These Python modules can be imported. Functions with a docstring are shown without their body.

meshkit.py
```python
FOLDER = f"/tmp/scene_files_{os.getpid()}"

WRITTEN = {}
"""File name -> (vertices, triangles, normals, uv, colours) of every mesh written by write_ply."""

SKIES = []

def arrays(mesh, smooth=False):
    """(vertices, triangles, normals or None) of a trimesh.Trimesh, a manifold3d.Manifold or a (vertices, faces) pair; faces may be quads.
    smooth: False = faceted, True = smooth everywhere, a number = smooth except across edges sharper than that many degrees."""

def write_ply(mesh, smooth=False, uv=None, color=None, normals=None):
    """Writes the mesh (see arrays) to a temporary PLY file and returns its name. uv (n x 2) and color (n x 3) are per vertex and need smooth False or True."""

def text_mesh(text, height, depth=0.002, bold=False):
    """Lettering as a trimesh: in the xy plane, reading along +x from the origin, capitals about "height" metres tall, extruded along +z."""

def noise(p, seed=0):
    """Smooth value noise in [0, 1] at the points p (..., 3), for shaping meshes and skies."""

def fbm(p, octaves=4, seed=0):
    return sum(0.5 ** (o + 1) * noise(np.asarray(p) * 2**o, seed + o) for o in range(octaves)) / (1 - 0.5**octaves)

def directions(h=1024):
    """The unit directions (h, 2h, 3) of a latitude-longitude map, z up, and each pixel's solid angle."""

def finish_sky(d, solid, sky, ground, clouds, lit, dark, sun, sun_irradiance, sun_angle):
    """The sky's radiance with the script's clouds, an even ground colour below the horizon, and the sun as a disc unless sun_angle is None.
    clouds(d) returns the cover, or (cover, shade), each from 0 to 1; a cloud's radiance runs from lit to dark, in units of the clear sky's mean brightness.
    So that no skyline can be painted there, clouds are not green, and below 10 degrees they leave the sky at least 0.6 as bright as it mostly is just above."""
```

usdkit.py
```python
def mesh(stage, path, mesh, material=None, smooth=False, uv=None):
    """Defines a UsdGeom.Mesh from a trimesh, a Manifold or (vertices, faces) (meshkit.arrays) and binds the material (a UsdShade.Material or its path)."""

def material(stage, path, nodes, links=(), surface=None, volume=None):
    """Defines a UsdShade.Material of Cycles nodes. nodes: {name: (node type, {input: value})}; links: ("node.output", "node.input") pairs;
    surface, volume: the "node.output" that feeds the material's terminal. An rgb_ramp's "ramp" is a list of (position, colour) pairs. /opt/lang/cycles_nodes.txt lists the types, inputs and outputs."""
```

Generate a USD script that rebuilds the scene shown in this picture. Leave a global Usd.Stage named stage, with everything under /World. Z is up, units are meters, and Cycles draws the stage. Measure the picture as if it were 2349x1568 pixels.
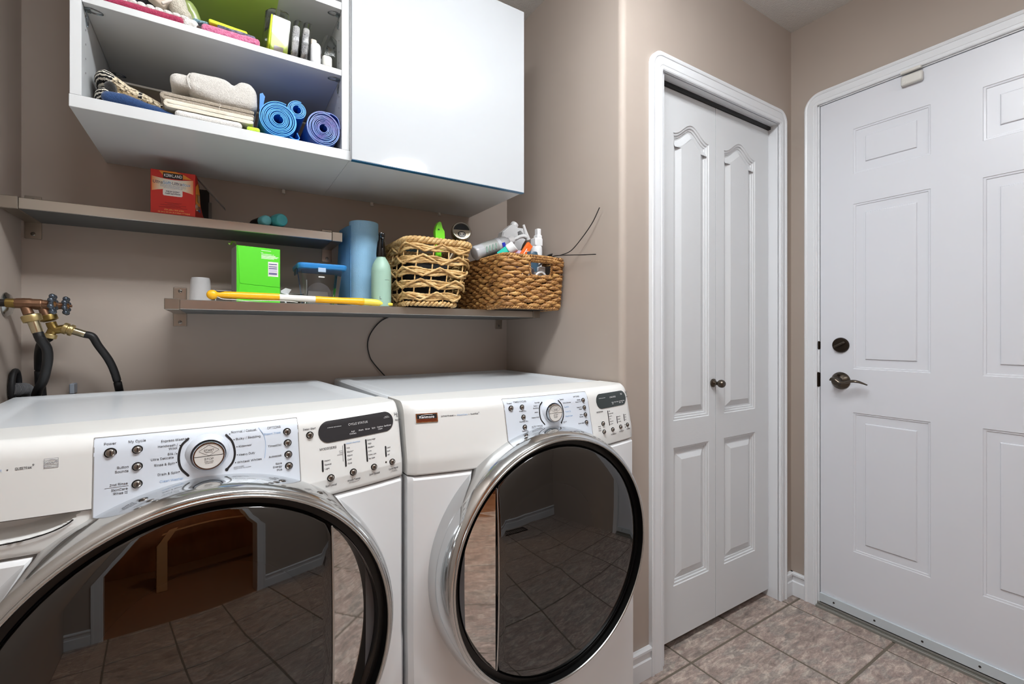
import math, random
import numpy as np, trimesh, manifold3d as m3
from shapely.geometry import Polygon, LineString, Point, box as sbox
from shapely import affinity
from shapely.ops import unary_union
from pxr import Usd, UsdGeom, UsdLux, Gf, Sdf
import usdkit, meshkit

stage = Usd.Stage.CreateInMemory()
UsdGeom.SetStageUpAxis(stage, 'Z')
UsdGeom.SetStageMetersPerUnit(stage, 1.0)
UsdGeom.Xform.Define(stage, '/World')
UsdGeom.Scope.Define(stage, '/World/Looks')
rng = np.random.default_rng(7)
PI = math.pi

# ---------------------------------------------------------------- camera, light, exposure
W_PX, F_PX, YAW, HORIZON, EYE = 2349.0, 1060.46, 32.307, 766.63, 1.117
cam = UsdGeom.Camera.Define(stage, '/World/camera')
cam.CreateHorizontalApertureAttr(36.0)
cam.CreateVerticalApertureAttr(36.0 * 1568 / 2349)
cam.CreateFocalLengthAttr(36.0 * F_PX / W_PX)
cam.CreateVerticalApertureOffsetAttr(-(784.0 - HORIZON) / W_PX * 36.0)
cam.CreateClippingRangeAttr(Gf.Vec2f(0.02, 100.0))
cam.AddTranslateOp().Set(Gf.Vec3d(0, 0, EYE))
cam.AddRotateXYZOp().Set(Gf.Vec3f(90, 0, -YAW))
cam.CreateExposureAttr(0.16)
TUBE_LIGHT = (0.95, 0.98, 1.0)      # radiance colour of the ceiling fixture
TUBE_POWER = 37.0
BULB_POWER = 60.0                     # warm bulb in the room behind
FILL_POWER = 22.0                      # added fill light behind the camera, no known fixture
FILL_LIGHT = (0.94, 0.97, 1.0)


# ---------------------------------------------------------------- materials
def C(h):
    v = np.array([int(h[i:i + 2], 16) for i in (1, 3, 5)]) / 255.0
    return tuple(np.where(v <= 0.04045, v / 12.92, ((v + 0.055) / 1.055) ** 2.4))


MATS = {}


def mat(name, col, rough=0.5, metal=0.0, var=None, vscale=8.0, vdetail=4.0, bump=0.0, bscale=200.0, bdist=0.001,
        stretch=(1, 1, 1), coat=0.0, ior=1.5, sheen=0.0, emit=None, estr=0.0, byobj=0.0, aniso=0.0, sss=0.0, rvar=0.0):
    """A principled material: colour (with a second colour mixed in by noise), roughness, fine bump."""
    if name in MATS:
        return MATS[name]
    col = C(col) if isinstance(col, str) else col
    n = {'p': ('principled_bsdf', {'base_color': col, 'roughness': rough, 'metallic': metal, 'ior': ior, 'coat_weight': coat, 'coat_roughness': 0.08})}
    if sheen:
        n['p'][1]['sheen_weight'] = sheen
    if sss:
        n['p'][1]['subsurface_weight'] = sss
        n['p'][1]['subsurface_scale'] = 0.004
    l = []
    if var is not None or bump or rvar:
        n['g'] = ('geometry', {})
        n['m'] = ('mapping', {'scale': stretch})
        l.append(('g.position', 'm.vector'))
    if var is not None:
        n['n'] = ('noise_texture', {'scale': vscale, 'detail': vdetail, 'roughness': 0.6, 'dimensions': '4D' if byobj else '3D'})
        n['r'] = ('rgb_ramp', {'ramp': [(0.3, col), (0.7, C(var) if isinstance(var, str) else var)]})
        l += [('m.vector', 'n.vector'), ('n.fac', 'r.fac'), ('r.color', 'p.base_color')]
        if byobj:
            n['o'] = ('object_info', {})
            n['ow'] = ('math', {'math_type': 'multiply', 'value2': byobj})
            l += [('o.random', 'ow.value1'), ('ow.value', 'n.w')]
    if bump:
        n['bn'] = ('noise_texture', {'scale': bscale, 'detail': 3.0})
        n['b'] = ('bump', {'strength': bump, 'distance': bdist})
        l += [('m.vector', 'bn.vector'), ('bn.fac', 'b.height'), ('b.normal', 'p.normal')]
    if rvar:
        n['rn'] = ('noise_texture', {'scale': 9.0, 'detail': 5.0})
        n['rr'] = ('map_range', {'from_min': 0.3, 'from_max': 0.7, 'to_min': rough, 'to_max': rough + rvar})
        l += [('m.vector', 'rn.vector'), ('rn.fac', 'rr.value'), ('rr.result', 'p.roughness')]
    if emit is not None:
        n['p'][1]['emission_color'] = C(emit) if isinstance(emit, str) else emit
        n['p'][1]['emission_strength'] = estr
    MATS[name] = usdkit.material(stage, '/World/Looks/' + name, n, l, surface='p.BSDF')
    return MATS[name]


def pane(name, tint, ior=1.5, rough=0.02, gain=1.0):
    """Clear sheet: tinted see-through mixed with a glossy reflection by fresnel."""
    n = {'t': ('transparent_bsdf', {'color': C(tint) if isinstance(tint, str) else tint}), 'g': ('glossy_bsdf', {'color': (gain,) * 3, 'roughness': rough}), 'f': ('fresnel', {'IOR': ior}), 'x': ('mix_closure', {})}
    MATS[name] = usdkit.material(stage, '/World/Looks/' + name, n, [('f.fac', 'x.fac'), ('t.BSDF', 'x.closure1'), ('g.BSDF', 'x.closure2')], surface='x.closure')
    return MATS[name]


def emitter(name, col, power):
    n = {'e': ('emission', {'color': C(col) if isinstance(col, str) else col, 'strength': power})}
    MATS[name] = usdkit.material(stage, '/World/Looks/' + name, n, [], surface='e.emission')
    return MATS[name]


# ---------------------------------------------------------------- naming and things
USED = {}


def fresh(parent, name):
    k = (parent, name)
    i = USED.get(k, 0)
    USED[k] = i + 1
    return f'{parent}/{name}' if i == 0 else f'{parent}/{name}_{i:03d}'


def props(prim, **kw):
    for k, v in kw.items():
        if v:
            prim.SetCustomDataByKey({'cat': 'category'}.get(k, k), v)


class Thing:
    """One top-level thing: an Xform at its base; its parts are given in world coordinates (or in its own, with local=True)."""
    def __init__(s, name, label, cat, loc=(0, 0, 0), rz=0.0, group=None, kind=None, local=False):
        s.path = fresh('/World', name)
        x = UsdGeom.Xform.Define(stage, s.path)
        x.AddTranslateOp().Set(Gf.Vec3d(*map(float, loc)))
        if rz:
            x.AddRotateZOp().Set(float(rz))
        s.loc, s.local = np.array(loc, float), local
        if kind == 'structure':
            props(x.GetPrim(), kind=kind, label=label)
        else:
            props(x.GetPrim(), label=label, cat=cat, group=group, kind=kind)

    def add(s, name, mesh, m, parent=None, smooth=35, label=None, kind=None):
        v, f = arr(mesh)
        if not s.local:
            v = v - s.loc
        path = fresh(parent or s.path, name)
        g = usdkit.mesh(stage, path, trimesh.Trimesh(v, f, process=False), m, smooth=smooth)
        props(g.GetPrim(), label=label, kind=kind)
        return path


def solo(name, mesh, m, label, cat, group=None, kind=None, smooth=35):
    """A thing of one mesh."""
    v, f = arr(mesh)
    path = fresh('/World', name)
    g = usdkit.mesh(stage, path, trimesh.Trimesh(v, f, process=False), m, smooth=smooth)
    if kind == 'structure':
        props(g.GetPrim(), kind=kind, label=label)
    else:
        props(g.GetPrim(), label=label, cat=cat, group=group, kind=kind)
    return path


# ---------------------------------------------------------------- shapes
def arr(m):
    if hasattr(m, 'to_mesh'):
        t = m.to_mesh()
        return np.array(t.vert_properties[:, :3], float), np.array(t.tri_verts, int)
    if isinstance(m, tuple):
        v, f = np.asarray(m[0], float), np.asarray(m[1], int)
        if f.shape[1] == 4:
            f = np.vstack([f[:, [0, 1, 2]], f[:, [0, 2, 3]]])
        return v, f
    return np.array(m.vertices, float), np.array(m.faces, int)


def join(*ms):
    V, F, n = [], [], 0
    for m in ms:
        v, f = arr(m)
        V.append(v); F.append(f + n); n += len(v)
    return np.vstack(V), np.vstack(F)


def xf(m, loc=(0, 0, 0), rx=0, ry=0, rz=0, s=1.0):
    """Scale, then rotate by x, y, z (degrees), then move."""
    v, f = arr(m)
    v = v * np.asarray(s, float)
    for a, ax in ((rx, 0), (ry, 1), (rz, 2)):
        if a:
            a = math.radians(a); c, q = math.cos(a), math.sin(a)
            i, j = [(1, 2), (2, 0), (0, 1)][ax]
            w = v.copy(); w[:, i] = c * v[:, i] - q * v[:, j]; w[:, j] = q * v[:, i] + c * v[:, j]; v = w
    return v + np.asarray(loc, float), f


def bx(x0, x1, y0, y1, z0, z1, r=0.0):
    """A box, its edges chamfered by r."""
    x0, x1, y0, y1, z0, z1 = min(x0, x1), max(x0, x1), min(y0, y1), max(y0, y1), min(z0, z1), max(z0, z1)
    if r <= 0:
        return xf(trimesh.creation.box((x1 - x0, y1 - y0, z1 - z0)), ((x0 + x1) / 2, (y0 + y1) / 2, (z0 + z1) / 2))
    p = []
    for i, (a, b) in enumerate(((x0, x1), (y0, y1), (z0, z1))):
        for sx in (0, 1):
            for sy in (0, 1):
                for sz in (0, 1):
                    q = [(x0 + r, x1 - r)[sx], (y0 + r, y1 - r)[sy], (z0 + r, z1 - r)[sz]]
                    q[i] = (a, b)[(sx, sy, sz)[i]]
                    p.append(q)
    return arr(trimesh.Trimesh(p).convex_hull)


def rbox(x0, x1, y0, y1, z0, z1, r, seg=12):
    """A box with rounded edges: hull of eight spheres."""
    r = min(r, (x1 - x0) / 2 - 1e-5, (y1 - y0) / 2 - 1e-5, (z1 - z0) / 2 - 1e-5)
    s = m3.Manifold.sphere(r, seg)
    return m3.Manifold.batch_hull([s.translate((x, y, z)) for x in (x0 + r, x1 - r) for y in (y0 + r, y1 - r) for z in (z0 + r, z1 - r)])


def lathe(prof, n=48, axis='z', loc=(0, 0, 0)):
    """A profile of (radius, height) turned about an axis; 'y' turns height towards -y (facing the viewer), 'x' towards +x."""
    p = np.array(prof, float)
    a = np.arange(n) * 2 * PI / n
    v = np.stack([p[:, 0][:, None] * np.cos(a), p[:, 0][:, None] * np.sin(a), np.broadcast_to(p[:, 1][:, None], (len(p), n))], -1).reshape(-1, 3)
    i, j = np.meshgrid(np.arange(len(p) - 1), np.arange(n), indexing='ij')
    q = np.stack([i * n + j, i * n + (j + 1) % n, (i + 1) * n + (j + 1) % n, (i + 1) * n + j], -1).reshape(-1, 4)
    f = np.vstack([q[:, [0, 1, 2]], q[:, [0, 2, 3]]])
    ar = np.linalg.norm(np.cross(v[f[:, 1]] - v[f[:, 0]], v[f[:, 2]] - v[f[:, 0]]), axis=1)
    f = f[ar > 1e-14]
    if axis == 'y':
        v = np.stack([v[:, 0], -v[:, 2], v[:, 1]], 1)
    elif axis == 'x':
        v = np.stack([v[:, 2], v[:, 0], v[:, 1]], 1)
    return v + np.asarray(loc, float), f


def smoothpath(pts, n=10, closed=False):
    """Catmull-Rom through the points."""
    p = np.asarray(pts, float)
    p = np.vstack([p[-1], p, p[:2]]) if closed else np.vstack([2 * p[0] - p[1], p, 2 * p[-1] - p[-2]])
    out = []
    for k in range(1, len(p) - 2):
        t = np.linspace(0, 1, n, endpoint=False)[:, None]
        a, b, c, d = p[k - 1], p[k], p[k + 1], p[k + 2]
        out.append(0.5 * (2 * b + (c - a) * t + (2 * a - 5 * b + 4 * c - d) * t ** 2 + (3 * b - a - 3 * c + d) * t ** 3))
    if not closed:
        out.append(p[-2:-1])
    return np.vstack(out)


def tube(path, r, sides=10, closed=False, caps=True, flat=None, up=(0, 0, 1)):
    """A tube along a polyline; r a number or one per point; flat = (a, b) scales across / along up."""
    p = np.asarray(path, float)
    n = len(p)
    if closed:
        t = np.roll(p, -1, 0) - np.roll(p, 1, 0)
    else:
        t = np.gradient(p, axis=0)
    t /= np.linalg.norm(t, axis=1, keepdims=True) + 1e-12
    up = np.asarray(up, float)
    a = np.cross(t, np.where(np.abs(t @ up)[:, None] < 0.95, up, np.roll(up, 1)))
    a /= np.linalg.norm(a, axis=1, keepdims=True) + 1e-12
    for k in range(1, n):
        if a[k] @ a[k - 1] < 0:
            a[k] = -a[k]
    b = np.cross(a, t)
    if flat is None:
        flat = (1, 1)
    ang = np.arange(sides) * 2 * PI / sides
    r = np.broadcast_to(np.asarray(r, float), (n,))[:, None, None]
    v = (p[:, None] + r * (flat[0] * np.cos(ang)[None, :, None] * a[:, None] + flat[1] * np.sin(ang)[None, :, None] * b[:, None])).reshape(-1, 3)
    m = n if closed else n - 1
    i, j = np.meshgrid(np.arange(m), np.arange(sides), indexing='ij')
    i2 = (i + 1) % n
    q = np.stack([i * sides + j, i2 * sides + j, i2 * sides + (j + 1) % sides, i * sides + (j + 1) % sides], -1).reshape(-1, 4)
    f = np.vstack([q[:, [0, 1, 2]], q[:, [0, 2, 3]]])
    if caps and not closed:
        v = np.vstack([v, p[0], p[-1]])
        k = np.arange(sides); k2 = (k + 1) % sides
        f = np.vstack([f, np.stack([np.full(sides, n * sides), k, k2], 1), np.stack([np.full(sides, n * sides + 1), (n - 1) * sides + k2, (n - 1) * sides + k], 1)])
    return v, f


def ext(poly, h, plane='xy', loc=(0, 0, 0)):
    """A shapely polygon extruded by h. plane 'xz': drawn in x and z, thickness towards -y (the viewer); 'yz': drawn in y and z, thickness towards -x."""
    gs = getattr(poly, 'geoms', [poly])
    v, f = join(*[trimesh.creation.extrude_polygon(g, h, engine='earcut') for g in gs if not g.is_empty])
    if plane == 'xz':
        v = np.stack([v[:, 0], -v[:, 2], v[:, 1]], 1)
    elif plane == 'yz':
        v = np.stack([-v[:, 2], v[:, 0], v[:, 1]], 1); f = f[:, ::-1]
    elif plane == 'xzback':
        v = np.stack([v[:, 0], v[:, 2], v[:, 1]], 1); f = f[:, ::-1]
    return v + np.asarray(loc, float), f


def strips(rings, closed=True, cap0=False, cap1=False):
    """Skin over a stack of rings (each n x 3)."""
    R = np.asarray(rings, float)
    k, n = R.shape[:2]
    m = n if closed else n - 1
    i, j = np.meshgrid(np.arange(k - 1), np.arange(m), indexing='ij')
    q = np.stack([i * n + j, i * n + (j + 1) % n, (i + 1) * n + (j + 1) % n, (i + 1) * n + j], -1).reshape(-1, 4)
    v, f = R.reshape(-1, 3), np.vstack([q[:, [0, 1, 2]], q[:, [0, 2, 3]]])
    for flag, base in ((cap0, 0), (cap1, (k - 1) * n)):
        if flag:
            c = len(v)
            v = np.vstack([v, R.reshape(-1, 3)[base:base + n].mean(0)])
            j = np.arange(n)
            t = np.stack([np.full(n, c), base + j, base + (j + 1) % n], 1)
            f = np.vstack([f, t[:, ::-1] if base == 0 else t])
    return v, f


def outset(P, d):
    """Offsets a closed outline (n x 2, counter-clockwise) by d (negative: inwards) keeping its points."""
    P = np.asarray(P, float)
    e = np.roll(P, -1, 0) - P
    e /= np.linalg.norm(e, axis=1, keepdims=True) + 1e-12
    nrm = np.stack([e[:, 1], -e[:, 0]], 1)
    a, b = np.roll(nrm, 1, 0), nrm
    m = a + b
    k = 1 + (a * b).sum(1)
    return P + d * m / np.maximum(k, 0.35)[:, None]


def disp(mesh, amp, scale, seed=0, refine=None, octaves=3):
    """Pushes the surface about by smooth noise."""
    if refine:
        m = mesh if hasattr(mesh, 'refine_to_length') else m3.Manifold(m3.Mesh(np.asarray(arr(mesh)[0], np.float32), np.asarray(arr(mesh)[1], np.uint32)))
        mesh = m.refine_to_length(refine)
    v, f = arr(mesh)
    n = trimesh.Trimesh(v, f, process=False).vertex_normals
    return v + n * ((meshkit.fbm(v * scale, octaves, seed) - 0.5) * 2 * amp)[:, None], f


_T = {}


def text(s, h, bold=False, align='l', depth=0.0003, w=None, italic=0.0):
    """Lettering in the xy plane, h metres capitals; squeezed to width w when given."""
    key = (s, bold)
    if key not in _T:
        v, f = arr(meshkit.text_mesh(s, 1.0, 1.0, bold))
        _T[key] = (v, f)
    v, f = _T[key]
    v = v * np.array([h, h, depth])
    if italic:
        v[:, 0] += italic * v[:, 1]
    x0, x1 = v[:, 0].min(), v[:, 0].max()
    v[:, 0] -= x0
    if w:
        v[:, 0] *= w / (x1 - x0)
    L = v[:, 0].max()
    v[:, 0] -= {'l': 0, 'c': L / 2, 'r': L}[align]
    return v, f


def on_xz(m, x, y, z):
    """Flat xy lettering set upright on a plane facing -y."""
    v, f = arr(m)
    return np.stack([v[:, 0] + x, y - v[:, 2], v[:, 1] + z], 1), f

# ---------------------------------------------------------------- room shell
YB, XL, XA, YK, XR, ZC, YF = 1.737, -0.446, 1.072, 1.045, 2.089, 2.42, -1.0
wall_m = mat('wall_paint', '#ab9f95', 0.6, bump=0.12, bscale=260, bdist=0.0006, var='#a89c92', vscale=3)
ceil_m = mat('ceiling_paint', '#d8d8d6', 0.9, bump=0.9, bscale=140, bdist=0.004)
white_m = mat('white_trim_paint', '#dde0e4', 0.34, bump=0.05, bscale=60, bdist=0.0005)
solo('wall_back', bx(XL - 0.1, XA + 0.1, YB, YB + 0.1, 0, ZC), wall_m, 'taupe painted back wall behind the machines', None, kind='structure')
solo('wall_left', bx(XL - 0.1, XL, YF - 0.1, YB, 0, ZC), wall_m, 'taupe painted left wall with the water taps', None, kind='structure')
a = np.linspace(PI, 1.5 * PI, 9)
rb = 0.02
plan = [(XA + 0.12, YB), (XA, YB), (XA, YK + rb)] + [(XA + rb + rb * math.cos(t), YK + rb + rb * math.sin(t)) for t in a[1:]] + [(1.2665, YK), (1.2665, YK + 0.11), (XA + 0.12, YK + 0.11)]
solo('wall_alcove', ext(Polygon(plan), ZC), wall_m, 'taupe side wall of the alcove with a rounded outer corner', None, kind='structure', smooth=60)
OX0, OX1, OZ = 1.2665, 2.0, 2.018
solo('wall_closet', join(bx(OX0, OX1, YK, YK + 0.11, OZ, ZC), bx(OX1, XR + 0.1, YK, YK + 0.11, 0, ZC)), wall_m, 'taupe wall around the closet opening', None, kind='structure')
EY0, EY1, EZ = 0.9277 + 0.012, 0.1027 - 0.012, 2.064
solo('wall_right', join(bx(XR, XR + 0.12, EY0, YK + 0.1, 0, ZC), bx(XR, XR + 0.12, YF - 0.1, EY1, 0, ZC), bx(XR, XR + 0.12, EY1, EY0, EZ, ZC)), wall_m, 'taupe wall around the white entry door', None, kind='structure')
solo('ceiling', bx(XL - 0.1, XR + 0.12, YF - 0.1, YB + 0.1, ZC, ZC + 0.1), ceil_m, 'textured off-white ceiling', None, kind='structure')
# front wall (behind the camera) with a doorway to a warm-lit room
DX0, DX1, DZ = -0.26, 0.64, 2.05
solo('wall_front', join(bx(XL - 0.1, DX0, YF - 0.1, YF, 0, ZC), bx(DX1, XR + 0.12, YF - 0.1, YF, 0, ZC), bx(DX0, DX1, YF - 0.1, YF, DZ, ZC)), wall_m, 'taupe wall opposite the machines with a doorway', None, kind='structure')
# closet interior so that no light leaks in
dark_m = mat('closet_dark', '#3a3632', 0.9)
solo('wall_closet_inside', join(bx(XA + 0.12, XR + 0.1, YB - 0.05, YB, 0, ZC), bx(XA + 0.121, XA + 0.14, YK + 0.11, YB - 0.05, 0, ZC), bx(XR, XR + 0.1, YK + 0.11, YB - 0.05, 0, ZC)), dark_m, 'dim inside of the closet', None, kind='structure')

# floor: grout bed and single tiles
n, l = {}, []
n['g'] = ('geometry', {}); n['o'] = ('object_info', {}); n['ow'] = ('math', {'math_type': 'multiply', 'value2': 37.0}); l.append(('o.random', 'ow.value1'))
n['m'] = ('mapping', {'scale': (1.0, 2.6, 1.0), 'rotation': (0, 0, 0.35)}); l.append(('g.position', 'm.vector'))
for k, sc, dt, di in (('n1', 5.0, 6.0, 1.6), ('n2', 15.0, 8.0, 1.4), ('n3', 75.0, 5.0, 1.0)):
    n[k] = ('noise_texture', {'dimensions': '4D', 'scale': sc, 'detail': dt, 'roughness': 0.62, 'distortion': di})
    l += [('m.vector', k + '.vector'), ('ow.value', k + '.w')]
n['r1'] = ('rgb_ramp', {'ramp': [(0.30, C('#6f6d6c')), (0.42, C('#968780')), (0.50, C('#a8938c')), (0.58, C('#8d8985')), (0.70, C('#b3a79d'))]})
n['r2'] = ('rgb_ramp', {'ramp': [(0.32, C('#4b4643')), (0.43, C('#85786f')), (0.52, C('#a3958c')), (0.60, C('#cabdb1')), (0.70, C('#e0d6cb'))]})
n['x1'] = ('mix', {'mix_type': 'mix', 'fac': 0.5})
n['r3'] = ('rgb_ramp', {'ramp': [(0.35, (0.78, 0.78, 0.78)), (0.65, (1.22, 1.20, 1.18))]})
n['x2'] = ('mix', {'mix_type': 'multiply', 'fac': 1.0})
n['bm'] = ('mix', {'mix_type': 'mix', 'fac': 0.4})
n['b'] = ('bump', {'strength': 0.8, 'distance': 0.004})
n['p'] = ('principled_bsdf', {'roughness': 0.42})
l += [('n1.fac', 'r1.fac'), ('n2.fac', 'r2.fac'), ('r1.color', 'x1.color1'), ('r2.color', 'x1.color2'), ('n3.fac', 'r3.fac'), ('x1.color', 'x2.color1'), ('r3.color', 'x2.color2'), ('x2.color', 'p.base_color'),
      ('n2.color', 'bm.color1'), ('n3.color', 'bm.color2'), ('bm.color', 'b.height'), ('b.normal', 'p.normal')]
tile_m = usdkit.material(stage, '/World/Looks/slate_tile', n, l, surface='p.BSDF')
grout_m = mat('grout', '#6b6257', 0.95, bump=0.4, bscale=300)
fl = Thing('floor', 'tiled floor of pinkish grey slate-look tiles with dark grout', None, kind='structure')
fl.add('grout', bx(XL - 0.05, XR + 0.1, YF - 2.2, YB + 0.05, -0.06, -0.0025), grout_m)
gx, gy, px_, py_, gr = 1.358, 1.005, 0.319, 0.327, 0.0042
for i in range(-6, 4):
    for j in range(-9, 4):
        x0, x1 = max(gx + i * px_ + gr, XL), min(gx + (i + 1) * px_ - gr, XR + 0.06)
        y0, y1 = max(gy + (j - 1) * py_ + gr, YF), min(gy + j * py_ - gr, YB)
        if x1 - x0 < 0.02 or y1 - y0 < 0.02:
            continue
        dz = float(rng.uniform(-0.0006, 0.0006))
        fl.add('tile', bx(x0, x1, y0, y1, -0.012, dz, 0.0018), tile_m, smooth=False)


# ---------------------------------------------------------------- trim
def casing(name, side, in_poly, out_poly, prof, m, label):
    """A moulded frame: skin from the inner to the outer line; prof = (share of the way out, height)."""
    A, B = np.asarray(in_poly, float), np.asarray(out_poly, float)
    rings = []
    for t, h in prof:
        q = A + (B - A) * t
        rings.append(side(q, h))
    v, f = strips(rings, closed=False)
    ends = [[r[0] for r in rings], [r[-1] for r in rings]]
    parts = [(v, f)]
    solo(name, (v, f), m, label, None, kind='structure', smooth=28)


def ulines(x0, x1, z1, r_in, w, r_out, z0=0.0, n=10):
    """Inner and outer lines of an upside-down U with rounded corners, the same number of points each."""
    def line(xa, xb, zt, r):
        p = [(xa, z0 + (zt - r - z0) * k / 4) for k in range(5)]
        p += [(xa + r - r * math.cos(t), zt - r + r * math.sin(t)) for t in np.linspace(0, PI / 2, n)]
        p += [(xb - r + r * math.sin(t), zt - r + r * math.cos(t)) for t in np.linspace(0, PI / 2, n)]
        p += [(xb, z0 + (zt - r - z0) * (1 - k / 4)) for k in range(5)]
        return p
    return line(x0, x1, z1, r_in), line(x0 - w[0], x1 + w[1], z1 + w[2], r_out)


PROF = [(0, 0), (0, 0.0115), (0.06, 0.0135), (0.14, 0.0135), (0.16, 0.0122), (0.26, 0.0122), (0.29, 0.0134), (0.60, 0.0128), (0.74, 0.0126), (0.77, 0.0145), (0.88, 0.0165), (0.96, 0.0158), (1.0, 0.0140), (1.0, 0)]
ci, co = ulines(1.2492, 1.983, 1.9995, 0.006, (0.0560, 0.0460, 0.0572), 0.05)
casing('trim_1', lambda q, h: np.stack([q[:, 0], np.full(len(q), YK - h), q[:, 1]], 1), ci, co, PROF, white_m, 'white moulded casing with rounded corners around the closet doors')
# closet jamb lining
solo('trim_2', join(bx(1.2492, OX0 + 0.0, YK - 0.002, YK + 0.105, 0, 1.9995), bx(1.983, OX1, YK - 0.002, YK + 0.105, 0, 1.9995), bx(1.2492, OX1, YK - 0.002, YK + 0.105, 1.9995, OZ)) , white_m, 'white jamb lining of the closet opening', None, kind='structure')
# track over the bifold leaves
solo('trim_3', bx(1.2665, 1.983, 1.075, 1.115, 1.988, 1.9995), mat('track_black', '#141414', 0.5), 'dark bifold door track', None, kind='structure')
ei, eo = ulines(-(0.9277 + 0.010), -(0.1027 - 0.010), 2.0585, 0.004, (0.0475, 0.0475, 0.0510), 0.062)
casing('trim_4', lambda q, h: np.stack([np.full(len(q), XR - h), -q[:, 0], q[:, 1]], 1), ei, eo, PROF, white_m, 'white moulded casing with rounded corners around the entry door')
solo('trim_5', join(bx(XR - 0.004, XR + 0.10, 0.9277 + 0.003, 0.9277 + 0.013, 0, 2.056), bx(XR - 0.004, XR + 0.10, 0.1027 - 0.013, 0.1027 - 0.003, 0, 2.056), bx(XR - 0.004, XR + 0.10, 0.1027 - 0.013, 0.9277 + 0.013, 2.054, 2.0635)), white_m, 'white jamb of the entry door', None, kind='structure')
ei, eo = ulines(DX0, DX1, DZ, 0.004, (0.06, 0.06, 0.06), 0.05)
casing('trim_6', lambda q, h: np.stack([-q[:, 0] + DX0 + DX1, np.full(len(q), YF + h), q[:, 1]], 1), ei, eo, PROF, white_m, 'white casing around the doorway behind the camera')


def baseboard(name, p0, p1, nrm, label, h=0.098):
    prof = [(0, 0), (0.012, 0), (0.012, 0.058), (0.0075, 0.062), (0.0075, 0.070), (0.0095, 0.083), (0.0145, 0.0865), (0.0145, 0.094), (0.009, h), (0, h)]
    R = [[(p0[0] + nrm[0] * d, p0[1] + nrm[1] * d, z) for d, z in prof], [(p1[0] + nrm[0] * d, p1[1] + nrm[1] * d, z) for d, z in prof]]
    solo(name, strips(R, closed=False), white_m, label, None, kind='structure', smooth=20)


baseboard('baseboard_closet_left', (1.094, YK), (1.196, YK), (0, -1), 'white moulded baseboard between the dryer and the closet casing')
baseboard('baseboard_closet_right', (2.025, YK), (XR, YK), (0, -1), 'short white baseboard in the corner beside the closet casing')
baseboard('baseboard_right', (XR, YK), (XR, 0.984), (-1, 0), 'white baseboard left of the entry door')
baseboard('baseboard_front', (XR, YF), (DX1 + 0.06, YF), (0, 1), 'white baseboard on the wall behind the camera')
baseboard('baseboard_front_left', (DX0 - 0.06, YF), (XL, YF), (0, 1), 'white baseboard beside the doorway behind the camera')


# ---------------------------------------------------------------- panelled doors
def panel_rings(outline, steps):
    """Rings from the panel's outer line inwards: steps = (inset, height)."""
    return [(outset(outline, -d), h) for d, h in steps]


MOULD = [(0.0, 0.0), (0.0025, -0.0030), (0.0085, -0.0040), (0.0100, -0.0080), (0.0165, -0.0090), (0.0180, -0.0118), (0.0245, -0.0124), (0.0440, -0.0034), (0.0475, -0.0022)]
MOULD6 = [(0.0, 0.0), (0.0015, -0.0022), (0.0070, -0.0036), (0.0085, -0.0060), (0.0130, -0.0066), (0.0380, -0.0070), (0.0405, -0.0026), (0.0430, -0.0022)]


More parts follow.
